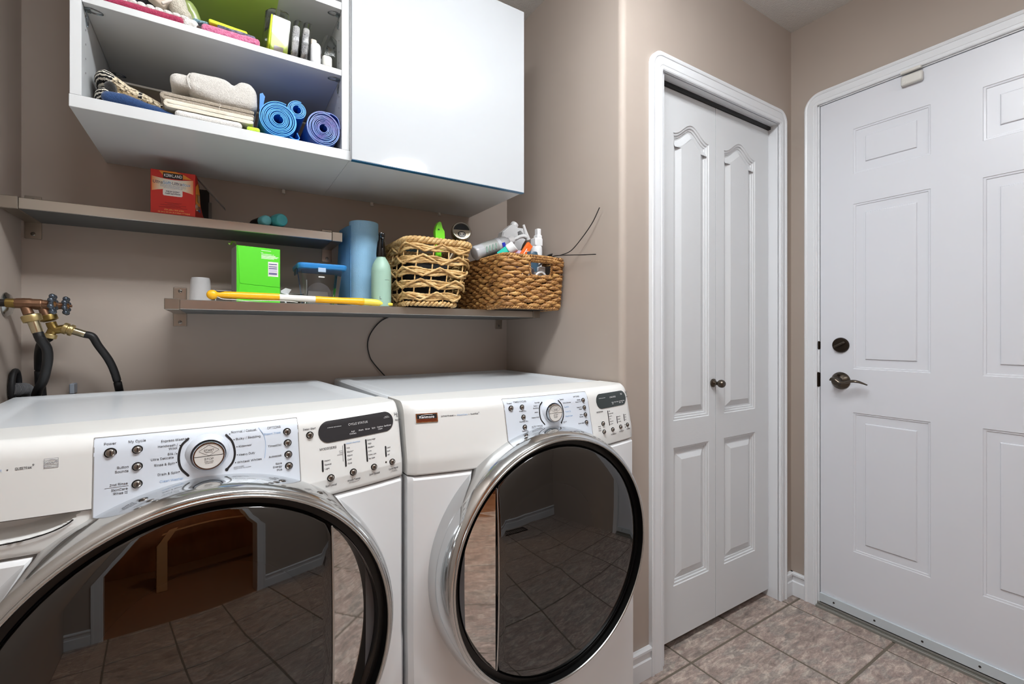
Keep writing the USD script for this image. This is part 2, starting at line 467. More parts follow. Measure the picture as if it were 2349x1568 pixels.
def panelled(rect, outlines, steps, to3, back):
    """A slab with its face in plane 0, the panels moulded into it. to3(points n x 2, height) -> n x 3."""
    x0, x1, z0, z1 = rect
    face = Polygon([(x0, z0), (x1, z0), (x1, z1), (x0, z1)], [np.asarray(o)[::-1] for o in outlines])
    v2, f2 = trimesh.creation.triangulate_polygon(face, engine='earcut')
    parts = [(to3(np.asarray(v2), 0.0), np.asarray(f2))]
    for o in outlines:
        R = panel_rings(o, steps)
        parts.append(strips([to3(q, h) for q, h in R]))
        v2, f2 = trimesh.creation.triangulate_polygon(Polygon(R[-1][0]), engine='earcut')
        parts.append((to3(np.asarray(v2), R[-1][1]), np.asarray(f2)))
    e = np.array([(x0, z0), (x1, z0), (x1, z1), (x0, z1)])
    parts.append(strips([to3(e, 0.0), to3(e, -back)], cap1=True))
    return join(*parts)


def rect_o(x0, x1, z0, z1):
    return np.array([(x0, z0), (x1, z0), (x1, z1), (x0, z1)], float)


def arch_o(x0, x1, z0, zs, za):
    """A panel with a cathedral top: flat shoulders rising in an ogee to za."""
    t = np.linspace(0, 1, 33)
    s = 0.5 - 0.5 * np.cos(2 * PI * t)
    top = zs + (za - zs) * s ** 1.1
    xs = x1 + (x0 - x1) * t
    return np.vstack([[(x0, z0), (x1, z0)], np.stack([xs, top], 1)])


closet_m = mat('closet_door_white', '#d3d6d9', 0.38, bump=0.25, bscale=40, bdist=0.0006, stretch=(1.0, 1.0, 14.0))
d1 = Thing('door_1', 'white bifold closet door of two arched-panel leaves', None, loc=(1.6235, 1.085, 0), kind='structure')
YD = 1.085
f1 = lambda q, h: np.stack([q[:, 0], np.full(len(q), YD - h), q[:, 1]], 1)
for xa, xb, pa, pb in ((1.2685, 1.6120, 1.3665, 1.5720), (1.6145, 1.9810, 1.6670, 1.8830)):
    leaf = d1.add('leaf', panelled((xa, xb, 0.030, 1.9870), [arch_o(pa, pb, 0.8085, 1.8370, 1.8838), rect_o(pa, pb, 0.2185, 0.7120)], MOULD, f1, 0.030), closet_m, smooth=25)
    if xa < 1.5:
        nick = mat('antique_nickel', '#5d554c', 0.22, metal=1.0, rvar=0.1)
        kn = d1.add('knob', lathe([(0, 0), (0.0155, 0), (0.0165, 0.003), (0.0160, 0.006), (0.0105, 0.009), (0.0070, 0.013), (0.0066, 0.020), (0.009, 0.0245), (0.0135, 0.029), (0.0150, 0.036), (0.0142, 0.043), (0.010, 0.048), (0.0, 0.0495)], 32, 'y', (1.5950, YD, 0.9315)), nick, parent=leaf, label='round antique nickel knob')
d2 = Thing('door_2', 'white six-panel entry door with bronze lever and deadbolt', None, loc=(2.087, 0.515, 0), kind='structure')
f2_ = lambda q, h: np.stack([np.full(len(q), 2.087 - h), -q[:, 0], q[:, 1]], 1)
entry_m = mat('entry_door_white', '#d6d9e0', 0.36, bump=0.04, bscale=30, bdist=0.0006)
pans = []
for ya, yb in ((0.8125, 0.5800), (0.4500, 0.2175)):
    for za, zb in ((0.2715, 0.8130), (0.9825, 1.6240), (1.7415, 1.9165)):
        pans.append(rect_o(-ya, -yb, za, zb))
d2.add('slab', panelled((-0.9277, -0.1027, 0.026, 2.0510), pans, MOULD6, f2_, 0.044), entry_m, smooth=25)
alu = mat('brushed_aluminium', '#c6d0d6', 0.4, metal=0.15)
sw = d2.add('sweep', bx(2.078, 2.087, 0.1027, 0.9277, 0.0255, 0.0610, 0.001), alu, label='pale metal door sweep')
for y in (0.876, 0.740, 0.600, 0.455, 0.31, 0.165):
    d2.add('screw', lathe([(0, 0), (0.0036, 0), (0.0030, 0.0016), (0.0, 0.002)], 12, 'y'), mat('screw_dark', '#4a4744', 0.4, metal=1.0), parent=sw) if False else d2.add('screw', xf(lathe([(0, 0), (0.0036, 0), (0.0030, 0.0016), (0.0, 0.002)], 12, 'y'), (2.078, y, 0.043), rz=-90), mat('screw_dark', '#4a4744', 0.4, metal=1.0), parent=sw)
nick = MATS['antique_nickel']
rose = lathe([(0, 0), (0.0295, 0), (0.0300, 0.003), (0.0285, 0.007), (0.0265, 0.010), (0.012, 0.0125), (0.0, 0.0125)], 40, 'y')
db = d2.add('deadbolt', xf(rose, (2.087, 0.8542, 1.0745), rz=-90), mat('oil_bronze', '#3b332c', 0.3, metal=1.0), label='dark bronze deadbolt with thumb turn')
d2.add('thumb_turn', xf(rbox(-0.0045, 0.0045, -0.012, 0.0, -0.019, 0.019, 0.004), (2.075, 0.8520, 1.0745), rx=0, rz=-90) if False else xf(rbox(-0.021, 0.021, -0.014, 0.0, -0.0045, 0.0045, 0.004), (2.076, 0.8530, 1.0760), ry=-28, rz=-90), nick, parent=db)
lv = d2.add('lever', xf(lathe([(0, 0), (0.0335, 0), (0.0340, 0.003), (0.0325, 0.006), (0.024, 0.016), (0.016, 0.021), (0.0145, 0.024), (0.0145, 0.045), (0.0, 0.046)], 40, 'y'), (2.087, 0.8542, 0.9335), rz=-90), nick, label='antique nickel lever handle')
hp = smoothpath([(2.043, 0.874, 0.936), (2.040, 0.864, 0.943), (2.038, 0.851, 0.940), (2.037, 0.838, 0.931), (2.038, 0.820, 0.932), (2.040, 0.800, 0.938), (2.044, 0.778, 0.937), (2.050, 0.752, 0.927)], 6)
rr = np.interp(np.linspace(0, 1, len(hp)), [0, 0.1, 0.3, 0.5, 0.8, 1], [0.004, 0.0075, 0.0085, 0.0065, 0.0075, 0.003])
d2.add('handle', tube(hp, rr, 12, flat=(1.1, 0.75), up=(0, 0, 1)), nick, parent=lv)
d2.add('privacy_pin', xf(lathe([(0, 0), (0.0045, 0), (0.0045, 0.004), (0, 0.0045)], 16, 'y'), (2.070, 0.8542, 0.9560), rz=-90), mat('oil_bronze', '#3b332c', 0.3), parent=lv)
solo('trim_7', join(bx(XR - 0.02, XR + 0.10, 0.0902, 0.9402, -0.002, 0.0105, 0.002), bx(XR - 0.008, XR + 0.10, 0.0902, 0.9402, 0.0105, 0.0205, 0.002)), mat('threshold_grey', '#7d7c76', 0.5), 'grey threshold under the entry door', None, kind='structure')
solo('trim_8', join(bx(2.079, 2.093, 0.9295, 0.9395, 0.902, 0.962, 0.003), bx(2.080, 2.093, 0.9295, 0.9365, 1.055, 1.090, 0.003)), mat('oil_bronze', '#3b332c', 0.3), 'dark strike plates on the entry door jamb', None, kind='structure')
cs = Thing('contact_sensor', 'small white plastic door sensor at the top edge of the entry door', 'door sensor', loc=(2.075, 0.629, 2.03))
sm = mat('sensor_white', '#d2d1cc', 0.45)
s0 = cs.add('sensor_body', rbox(2.0685, 2.087, 0.5975, 0.6590, 2.0070, 2.0420, 0.006), sm)
cs.add('button', xf(lathe([(0, 0), (0.005, 0), (0.005, 0.0008), (0.0042, 0.0012), (0, 0.0014)], 24, 'y'), (2.0685, 0.649, 2.018), rz=-90), sm, parent=s0)
cs.add('magnet', rbox(2.064, 2.078, 0.5995, 0.6585, 2.0480, 2.0585, 0.003), sm)

# ---------------------------------------------------------------- what the glossy doors mirror: the doorway, the warm room, a floor vent, the lamps, one of them added as fill
wood_m = mat('warm_wood', '#8a5a36', 0.6, var='#6f4427', vscale=6, stretch=(1, 1, 0.2))
YN = YF - 0.1
for nm, m_, lb in (('wall_store_left', bx(-0.75, -0.65, YN - 1.6, YN, 0, 2.3), 'brown board wall of the room behind'), ('wall_store_right', bx(1.5, 1.6, YN - 1.6, YN, 0, 2.3), 'brown board wall of the room behind'), ('wall_store_back', bx(-0.75, 1.6, YN - 1.7, YN - 1.6, 0, 2.3), 'brown board wall of the room behind')):
    solo(nm, m_, wood_m, lb, None, kind='structure')
solo('ceiling_store', bx(-0.75, 1.6, YN - 1.7, YN, 2.3, 2.4), wood_m, 'board ceiling of the room behind', None, kind='structure')
solo('floor_store', bx(-0.75, 1.6, YN - 1.7, YN + 0.1, -0.05, -0.001), mat('store_floor', '#7a5a43', 0.7), 'brown floor of the room behind', None, kind='structure')
rail = Thing('handrail', 'pale wooden rail in the warm-lit room behind the camera', 'handrail', loc=(0.5, YN - 0.7, 0))
pale = mat('pale_pine', '#c69a6b', 0.5)
rail.add('post', bx(0.05, 0.13, YN - 0.74, YN - 0.66, 0, 1.05, 0.004), pale)
rail.add('post', bx(1.1, 1.18, YN - 0.74, YN - 0.66, 0, 1.05, 0.004), pale)
rail.add('rail', bx(0.0, 1.3, YN - 0.73, YN - 0.67, 0.86, 0.95, 0.004), pale)
bulb = Thing('light_bulb', 'warm bulb in a ceiling holder in the room behind the camera', 'lamp', loc=(0.2, YN - 0.10, 2.2))
bulb.add('holder', lathe([(0, 2.3), (0.05, 2.3), (0.05, 2.285), (0.022, 2.27), (0.022, 2.235), (0.0, 2.235)], 24, 'z', (0.2, YN - 0.10, 0.03)), white_m)
bulb.add('bulb', lathe([(0.0, 2.15), (0.02, 2.155), (0.034, 2.175), (0.038, 2.195), (0.03, 2.22), (0.018, 2.24), (0.0, 2.24)], 24, 'z', (0.2, YN - 0.10, 0.055)), emitter('bulb_glow', (1.0, 0.62, 0.30), BULB_POWER * 20))
vent = Thing('floor_vent', 'dark metal floor register by the wall behind the camera', 'floor vent', loc=(1.45, YF + 0.12, 0.001))
vm = mat('vent_brown', '#3a3028', 0.5, metal=0.5)
vent.add('frame', ext(sbox(1.30, YF + 0.06, 1.60, YF + 0.18).difference(sbox(1.315, YF + 0.075, 1.585, YF + 0.165)), 0.004, loc=(0, 0, 0.001)), vm)
for k in range(12):
    vent.add('slat', bx(1.32 + k * 0.0225, 1.328 + k * 0.0225, YF + 0.073, YF + 0.167, 0.001, 0.004), vm)
lamp = Thing('ceiling_light', 'long white fluorescent ceiling fixture above the machines', 'ceiling light', loc=(0.47, 0.46, ZC))
lamp.add('housing', bx(-0.13, 1.07, 0.33, 0.59, ZC - 0.018, ZC, 0.004), white_m)
LX0, LX1, LYA, LYB = -0.12, 1.06, 0.345, 0.575
prof = [(LYA, ZC - 0.017), (LYA + 0.006, ZC - 0.045), (LYA + 0.04, ZC - 0.066), ((LYA + LYB) / 2, ZC - 0.072), (LYB - 0.04, ZC - 0.066), (LYB - 0.006, ZC - 0.045), (LYB, ZC - 0.017)]
lamp.add('diffuser', ext(Polygon([(y, z) for y, z in prof]), LX1 - LX0, 'yz', (LX1, 0, 0)), emitter('tube_glow', TUBE_LIGHT, TUBE_POWER), smooth=40)
lamp2 = Thing('ceiling_light', 'round white ceiling light added behind the camera as unseen fill', 'ceiling light', loc=(1.2, -0.80, ZC))  # added to fill the room with light; no such lamp known here
lamp2.add('housing', lathe([(0, ZC), (0.17, ZC), (0.17, ZC - 0.02), (0.0, ZC - 0.02)], 40, 'z', (1.2, -0.80, 0)), white_m)
lamp2.add('diffuser', lathe([(0.160, ZC - 0.020), (0.155, ZC - 0.045), (0.12, ZC - 0.07), (0.06, ZC - 0.083), (0.0, ZC - 0.086)], 40, 'z', (1.2, -0.80, 0)), emitter('fill_glow', FILL_LIGHT, FILL_POWER))

# ---------------------------------------------------------------- washer and dryer
HW = 0.3575
enamel = mat('white_enamel', '#e6e8ea', 0.22, coat=0.3, bump=0.02, bscale=30, bdist=0.0004)
fascia_m = mat('fascia_white', '#dcdcda', 0.34)
insert_m = mat('fascia_bluish', '#cfd6e0', 0.36)
lid_m = mat('lid_enamel', '#dde2e7', 0.28, coat=0.2)
seam_m = mat('seam_dark', '#8a8886', 0.7)
black_m = mat('print_black', '#151416', 0.5)
ink_m = mat('print_grey', '#4d4c50', 0.6)
inkl_m = mat('print_pale_grey', '#8d8d92', 0.6)
blue_ink = mat('print_pale_blue', '#9fbbdc', 0.6)
white_ink = mat('print_white', '#e4e4e6', 0.6)
chrome = mat('chrome', '#d2d4d5', 0.07, metal=1.0, rvar=0.05)
chrome_satin = mat('chrome_satin', '#c9cbca', 0.16, metal=1.0, rvar=0.08)
btn_m = mat('button_metal', '#9a938c', 0.22, metal=1.0)
display_m = mat('display_dark', '#2e2d30', 0.25)
knob_white = mat('knob_white', '#e2e0dc', 0.35)
gasket = mat('gasket_black', '#060606', 0.35)
smoke = pane('smoked_pane', (0.115, 0.112, 0.115), ior=2.0, rough=0.012)
drum_dark = mat('porthole_dark', '#1b1b1d', 0.5)
mirror_m = mat('mirror_chrome', '#d9d9d8', 0.03, metal=1.0)


def Tz(z):
    z = np.asarray(z, float)
    a = 0.022 * np.clip((z - 0.835) / 0.1, 0, 1)
    k = np.clip((z - 0.935) / 0.029, 0, 1)
    return a + 0.006 * k + 0.022 * (1 - np.sqrt(np.clip(1 - k ** 2, 0, 1)))


def vface(u, z):
    return 0.01 + 0.045 * (np.asarray(u) / HW) ** 2 + Tz(z)


def wrap(m, off=0.0):
    """Lays a flat (x = along the machine, y = height, z = thickness) mesh onto the bowed front."""
    v, f = arr(m)
    return np.stack([v[:, 0], vface(v[:, 0], v[:, 1]) - v[:, 2] - off, v[:, 1]], 1), f


def fine(m, edge=0.006):
    """Cuts big flat faces up so that they can follow the bow."""
    v, f = arr(m)
    return trimesh.remesh.subdivide_to_size(v, f, edge)[:2]


def patch(u0, u1, z0, z1, nu=24, nz=8, off=0.001, cut=None):
    """A sheet over the front face."""
    U, Z = np.meshgrid(np.linspace(u0, u1, nu), np.linspace(z0, z1, nz))
    if cut is not None:
        Z = np.maximum(Z, cut(U))
    V = vface(U, Z) - off
    return strips(np.stack([U, V, Z], -1)[::-1], closed=False)


def plan_ring(z, D, inset=0.0, front=None, n=41):
    """Outline of the cabinet at height z: bowed front, straight sides and back."""
    h = HW - inset
    u = np.linspace(-h, h, n)
    c = 0.012
    v = (vface(u, z) if front is None else front(u, z)) + inset * 0.0
    e = np.clip((np.abs(u) - (h - c)) / c, 0, 1)
    v = v + c * (1 - np.sqrt(1 - e ** 2 * 0.999))
    pts = [np.stack([u, v, np.full(n, z)], 1)]
    vb = D
    pts.append(np.array([(h, (v[-1] + vb) / 2, z), (h, vb, z), (0, vb, z), (-h, vb, z), (-h, (v[0] + vb) / 2, z)]))
    return np.vstack(pts)


def disc(r, h, n=24):
    return lathe([(0, 0), (r, 0), (r, h * 0.7), (r * 0.9, h), (0, h)], n)


def bar(u0, z0, u1, z1, w, dot=0.0):
    g = LineString([(u0, z0), (u1, z1)]).buffer(w / 2, 6)
    return ext(g, 0.0004)


def arcbar(pts, w, end=0.0):
    p = smoothpath([(a, b, 0) for a, b in pts], 8)[:, :2]
    g = LineString(p).buffer(w / 2, 6)
    if end:
        g = g.union(Point(p[-1]).buffer(end))
    return ext(g, 0.0004)


def words(T, parent, name, m, items, off=0.0006):
    """items: (text, u, z, height, align, bold[, width])"""
    ms = []
    for it in items:
        s, u, z, h, al, bo = it[:6]
        v, f = text(s, h, bo, al, 0.0002, *(it[6:7]))
        ms.append((v + np.array([u, z, 0]), f))
    return T.add(name, wrap(join(*ms), off), m, parent=parent, smooth=False, kind='stuff')


def machine(label, cat, O, rz, D, ins, door_c, hand, washer):
    T = Thing('washing_machine' if washer else 'clothes_dryer', label, cat, loc=(O[0], O[1], 0), rz=rz, local=True)
    # cabinet below the fascia, with the raised kick panel following the round of the door
    zs = np.concatenate([np.linspace(0.03, 0.785, 40), [0.7935, 0.7985, 0.8005]])
    dcx, dcz = door_c

    def front(u, z):
        v = vface(u, z)
        if not washer or True:
            r = np.hypot(u - dcx, z - dcz)
            v = v - 0.004 * (1 / (1 + np.exp(-(r - 0.385) / 0.004))) * (z < 0.45)
        if z > 0.793:
            v = v + 0.006 * ((z - 0.793) / 0.0075) ** 2
        return v
    T.add('cabinet', strips([plan_ring(z, D, front=front, n=81) for z in zs], cap0=True, cap1=True), enamel, smooth=30)
    T.add('neck', strips([plan_ring(z, D, 0.006, front=lambda u, z: vface(u, z) + 0.008) for z in (0.799, 0.806)]), seam_m)
    # fascia
    zlow = 0.8045
    zs = np.concatenate([[zlow, zlow + 0.0005, zlow + 0.003], np.linspace(0.812, 0.935, 16), 0.935 + 0.029 * np.sin(np.linspace(0.1, 1, 10) * PI / 2)])

    def ffront(u, z):
        v = vface(u, z)
        if z < 0.8075:
            v = v + 0.002 * (1 - (z - zlow) / 0.003)
        if washer:
            # scoop under the dispenser drawer
            zc = 0.857 - 0.030 * np.sqrt(np.clip(1 - ((u + 0.258) / 0.085) ** 2, 0, 1))
            inside = (np.abs(u + 0.258) < 0.085) & (z < 0.857) & (z > zc)
            v = v + np.where(inside, 0.034 * np.clip((z - zc) / 0.012, 0, 1) ** 0.6, 0)
            low = (z < 0.857) & (u < ins[0])
            v = v + np.where(low & ~inside, 0.0035, 0)
        return v
    if washer:
        zs = np.unique(np.concatenate([zs, np.linspace(0.82, 0.8569, 30), [0.8571, 0.8578]]))
    T.add('fascia', strips([plan_ring(z, 0.20, front=ffront, n=161 if washer else 61) for z in zs], cap0=True, cap1=True), fascia_m, smooth=32)
    if washer:
        T.add('drawer_gap', patch(-0.353, ins[0] - 0.001, 0.8562, 0.8574, 30, 2, 0.0003), seam_m)
        T.add('drawer_shadow_slot', wrap(ext(LineString([(-0.340 + 0.003 * k, 0.8555 - 0.0295 * math.sqrt(max(0, 1 - ((-0.340 + 0.003 * k + 0.258) / 0.085) ** 2))) for k in range(55)]).buffer(0.0009), 0.0002), -0.001), black_m)
        T.add('drawer', join(patch(-0.3535, ins[0] - 0.0012, 0.8576, 0.930, 30, 8, 0.0012)), fascia_m, label='dispenser drawer front')
    # lid: raised rim and sunk top
    h = HW - 0.001
    rim = lambda i, z: np.array([(-h + i, 0.118 + i * 0.6, z), (h - i, 0.118 + i * 0.6, z), (h - i, D - i, z), (-h + i, D - i, z)])
    side = [rim(0, 0.802), rim(0, 0.9575), rim(0.004, 0.9625), rim(0.010, 0.964), rim(0.034, 0.9635), rim(0.044, 0.9590), rim(0.060, 0.9585)]
    T.add('lid', strips(side, cap1=True), lid_m, smooth=30)
    # bluish control insert between two seams, cut round by the door
    i0, i1 = ins
    cut = lambda u: np.where(np.hypot(u - dcx, 0.0) < 0.3, dcz + np.sqrt(np.clip(0.300 ** 2 - (u - dcx) ** 2, 0, 1)), 0.80)
    cp = T.add('control_panel', patch(i0, i1, 0.8045, 0.9575, 40, 14, 0.0011, cut), insert_m, smooth=40)
    gap = []
    for u in (i0, i1):
        gap.append(patch(u - 0.0008, u + 0.0008, 0.8045, 0.9575, 2, 12, 0.0012))
    gap.append(patch(i0, i1, 0.9570, 0.9580, 30, 2, 0.0013))
    for g in gap:
        T.add('seam', g, seam_m, parent=cp)
    # knob
    ku, kz = (-0.0116, 0.9150) if washer else (0.0190, 0.9150)
    kv = float(vface(ku, kz))
    kn = T.add('knob', lathe([(0.0330, -0.008), (0.0325, 0.000), (0.0285, 0.004), (0.0262, 0.006), (0.0255, 0.0085)], 56, 'y', (ku, kv, kz)), insert_m, smooth=60, label='round start and stop knob')
    T.add('knob_ring', lathe([(0.0235, 0.004), (0.0232, 0.015), (0.0222, 0.0172), (0.0208, 0.0172), (0.0205, 0.0155)], 56, 'y', (ku, kv, kz)), chrome, parent=kn)
    half = Point(0, 0).buffer(0.0204, 32)
    T.add('start_button', ext(half.intersection(sbox(-1, 0.0006, 1, 1)), 0.0165, 'xz', (ku, kv, kz)), knob_white, parent=kn)
    T.add('stop_button', ext(half.intersection(sbox(-1, -1, 1, -0.0006)), 0.0165, 'xz', (ku, kv, kz)), knob_white, parent=kn)
    dia = Polygon([(0, 0.0172), (0.0128, 0.0092), (0, 0.0016), (-0.0128, 0.0092)]).buffer(0.0012)
    lt = [ext(dia.difference(dia.buffer(-0.0004)), 0.0002), xf(text('START', 0.0032, False, 'c', 0.0002), (0, 0.0080, 0)), xf(text('PRESS & HOLD', 0.0011, False, 'c', 0.0002), (0, 0.0056, 0)),
          xf(text('STOP', 0.0036, False, 'c', 0.0002), (0, -0.0066, 0)), xf(text('PRESS TWICE', 0.0014, False, 'c', 0.0002), (0, -0.0098, 0)), xf(text('TO CANCEL', 0.0014, False, 'c', 0.0002), (0, -0.0124, 0))]
    T.add('lettering', on_xz(xf(join(*lt), (ku, 0, 0)), 0, kv - 0.0165, kz), ink_m, parent=kn, smooth=False, kind='stuff')
    # buttons
    def button(u, z, r, parent):
        v = float(vface(u, z)) - 0.001
        b = T.add('button', lathe([(0, 0), (r * 1.22, 0.0), (r * 1.2, 0.0012), (r * 1.02, 0.0016), (r, 0.0010), (0, 0.0010)], 28, 'y', (u, v, z)), gasket, parent=parent)
        T.add('button_cap' if parent is None else 'button_cap', lathe([(r * 0.98, 0.0008), (r * 0.94, 0.0028), (r * 0.75, 0.0042), (r * 0.35, 0.0050), (0, 0.0051)], 28, 'y', (u, v, z)), btn_m, parent=b, smooth=60)
        return b
    def slit(b, u, z, r):
        v = float(vface(u, z)) - 0.001
        T.add('slit', bx(u - r * 0.10, u + r * 0.10, v - 0.0056, v - 0.0040, z - r * 0.55, z + r * 0.55), drum_dark, parent=b)
    return T, cp, button, slit


def door(T, c, hand, washer):
    """Round chrome door. hand = +1: mirror grip on the right, -1: on the left."""
    cx, cz = c
    L = (cx, 0.0, cz)
    dr = T.add('door', lathe([(0.3130, 0.050), (0.3150, 0.020), (0.3155, 0.000), (0.3135, -0.001), (0.3155, -0.004)][::-1] if False else [(0.3145, -0.055), (0.3155, -0.012), (0.3145, 0.000), (0.3120, 0.014), (0.3075, 0.028), (0.3020, 0.0375), (0.2985, 0.0405), (0.2958, 0.0412)], 128, 'y', L), chrome, smooth=50, label='round chrome-framed glass door')
    T.add('rim', lathe([(0.2958, 0.0405), (0.2950, 0.0440), (0.2925, 0.0452), (0.2900, 0.0440), (0.2893, 0.0380)], 128, 'y', L), chrome_satin, parent=dr, smooth=60)
    T.add('gasket', lathe([(0.2893, 0.042), (0.2885, 0.026), (0.2770, 0.026), (0.2755, 0.032), (0.2742, 0.026), (0.2742, 0.0)], 128, 'y', L), gasket, parent=dr, smooth=40)
    # the pane: a shallow dome cut off by the grip's chord
    R, ch = 0.2738, 0.181 if not washer else 0.186
    n = 72
    t = np.linspace(-PI, PI, n, endpoint=False)
    lim = np.where(np.cos(t) * hand > ch / R, ch / np.maximum(np.abs(np.cos(t)), 1e-6), R)
    rings, back = [], []
    for s in (1.0, 0.985, 0.9, 0.75, 0.55, 0.3, 0.08):
        r = lim * s
        h = 0.0315 + 0.0165 * (1 - (r / R) ** 2) + (0.0 if s < 0.99 else -0.004)
        rings.append(np.stack([cx + r * np.cos(t), -h, cz + r * np.sin(t)], 1))
    T.add('glass', strips(rings, cap1=True), smoke, parent=dr, smooth=60, label='smoked glass of the door')
    lip = []
    for z0 in np.linspace(-1, 1, 24):
        zz = z0 * math.sqrt(R ** 2 - ch ** 2) * 0.995
        r = math.hypot(ch, zz)
        lip.append((cx + hand * (ch + 0.0008), -(0.0305 + 0.0165 * (1 - (r / R) ** 2)), cz + zz))
    T.add('glass_lip', tube(lip, 0.0022, 8), chrome_satin, parent=dr)
    T.add('inner_plate', lathe([(0.2742, 0.012), (0.190, 0.010), (0.178, 0.006), (0.165, -0.02), (0.1, -0.045), (0, -0.05)], 96, 'y', L), mat('inner_plate', '#5b5a5c', 0.45), parent=dr, smooth=50)
    # mirrored grip: a facet falling from the chord to the rim
    zz = np.linspace(-1, 1, 33) * math.sqrt(R ** 2 - ch ** 2)
    P0 = np.stack([np.full(33, cx + hand * (ch + 0.003)), np.full(33, -0.030) , cz + zz], 1)
    P1 = np.stack([cx + hand * np.sqrt(np.maximum(R ** 2 - zz ** 2, 0)), -0.030 + 0.26 * (np.sqrt(np.maximum(R ** 2 - zz ** 2, 0)) - ch), cz + zz], 1)
    T.add('grip', strips([P0, P1], closed=False), mirror_m, parent=dr, smooth=False, label='mirror-bright crescent grip of the door')
    return dr


# ---- washer
WO, WR = (-0.00232, 0.90927), 5.7
W, cp, button, slit = machine('white front-load washing machine with round dark glass door, left of the pair', 'washing machine', WO, WR, 0.737, (-0.1563, 0.1325), (-0.012, 0.564), 1, True)
door(W, (-0.012, 0.564), 1, True)
for u, z, r in ((-0.1369, 0.9346, 0.0064), (-0.1045, 0.9354, 0.0056), (-0.1045, 0.9098, 0.0056), (-0.1047, 0.8838, 0.0056), (0.1127, 0.9354, 0.0056), (0.1129, 0.9152, 0.0056), (0.1130, 0.8947, 0.0056), (0.1131, 0.8744, 0.0056)):
    slit(button(u, z, r, cp), u, z, r)
dp = W.add('display', wrap(fine(ext(LineString([(0.1905, 0.9240), (0.3165, 0.9262)]).buffer(0.0205, 16), 0.0012))), display_m, label='dark rounded display window')
words(W, dp, 'display_lettering', white_ink, [('CYCLE STATUS', 0.2530, 0.9300, 0.0042, 'c', False), ('ESTIMATED TIME REMAINING', 0.1880, 0.9310, 0.0014, 'l', False), ('SENSING/', 0.3210, 0.9360, 0.0014, 'c', False), ('ADVANCED FIX', 0.3210, 0.9336, 0.0014, 'c', False),
      ('Add', 0.2400, 0.9160, 0.0030, 'c', False), ('Clothes', 0.2400, 0.9118, 0.0030, 'c', False), ('Wash', 0.2580, 0.9160, 0.0030, 'c', False), ('Rinse', 0.2730, 0.9160, 0.0030, 'c', False), ('Spin', 0.2870, 0.9160, 0.0030, 'c', False), ('Clothes', 0.3030, 0.9160, 0.0030, 'c', False), ('Clean', 0.3030, 0.9118, 0.0030, 'c', False), ('Sanitized', 0.3215, 0.9160, 0.0030, 'c', False)], 0.0014)
for u, z, r in ((0.1535, 0.9234, 0.0056), (0.1885, 0.8378, 0.0058), (0.2347, 0.8390, 0.0058), (0.2811, 0.8393, 0.0055), (0.3258, 0.8404, 0.0055)):
    slit(button(u, z, r, None), u, z, r)
W.add('dial_mark', wrap(arcbar([(-0.0388, 0.9434), (-0.0480, 0.9335), (-0.0519, 0.9155), (-0.0490, 0.8985), (-0.0395, 0.8855)], 0.0032), 0.0012), black_m, parent=cp)
W.add('dial_mark', wrap(arcbar([(0.0153, 0.9425), (0.0240, 0.9300), (0.0273, 0.9116), (0.0240, 0.8970), (0.0147, 0.8857)], 0.0032, 0.0026), 0.0012), black_m, parent=cp)
W.add('panel_line', wrap(arcbar([(0.0660, 0.9480), (0.0740, 0.9330), (0.0760, 0.9150), (0.0735, 0.8950)], 0.0007), 0.0012), blue_ink, parent=cp)
dots = [(-0.0415 - 0.0005, 0.9437), (-0.0500, 0.9345), (-0.0545, 0.9220), (-0.0550, 0.9085), (-0.0515, 0.8935), (0.0205, 0.9437), (0.0268, 0.9332), (0.0308, 0.9208), (0.0310, 0.9072), (0.0280, 0.8948)]
for u, z in dots:
    W.add('cycle_dot', wrap(xf(disc(0.0009, 0.0003, 10), (u, z, 0)), 0.0012), ink_m, parent=cp)
words(W, cp, 'lettering', ink_m, [('Power', -0.1374, 0.9462, 0.0036, 'c', False), ('My Cycle', -0.1048, 0.9462, 0.0036, 'c', False), ('Express Wash', -0.0440, 0.9422, 0.0034, 'r', False), ('Handwash /', -0.0530, 0.9345, 0.0034, 'r', False), ('Wool', -0.0535, 0.9295, 0.0034, 'r', False), ('Silk /', -0.0560, 0.9212, 0.0034, 'r', False), ('Ultra Delicate', -0.0585, 0.9155, 0.0034, 'r', False),
      ('Rinse & Spin', -0.0570, 0.9062, 0.0034, 'r', False), ('Drain & Spin', -0.0530, 0.8915, 0.0034, 'r', False), ('Button', -0.1152, 0.9097, 0.0034, 'r', False), ('Sounds', -0.1152, 0.9037, 0.0034, 'r', False), ('2nd Rinse', -0.1161, 0.8855, 0.0034, 'r', False), ('SkinCare', -0.1160, 0.8778, 0.0034, 'r', False), ('Rinse II', -0.1160, 0.8725, 0.0034, 'r', False),
      ('Normal / Casual', 0.0229, 0.9442, 0.0034, 'l', False, 0.0390), ('Bulky / Bedding', 0.0295, 0.9322, 0.0034, 'l', False, 0.0385), ('Kidswear', 0.0335, 0.9192, 0.0034, 'l', False), ('Heavy Duty', 0.0334, 0.9052, 0.0034, 'l', False), ('Whitest Whites', 0.0305, 0.8930, 0.0034, 'l', False, 0.0380),
      ('OPTIONS', 0.1023, 0.9440, 0.0036, 'r', False), ('TimedOxi', 0.1016, 0.9120, 0.0036, 'r', False), ('Autosoak', 0.1018, 0.8935, 0.0036, 'r', False), ('Save', 0.1015, 0.8800, 0.0034, 'r', False), ('Energy', 0.1015, 0.8748, 0.0034, 'r', False), ('Plus', 0.1015, 0.8690, 0.0034, 'r', False)], 0.0013)
W.add('underline', wrap(ext(sbox(-0.1430, 0.8832, -0.1150, 0.8836), 0.0002), 0.0013), ink_m, parent=cp)
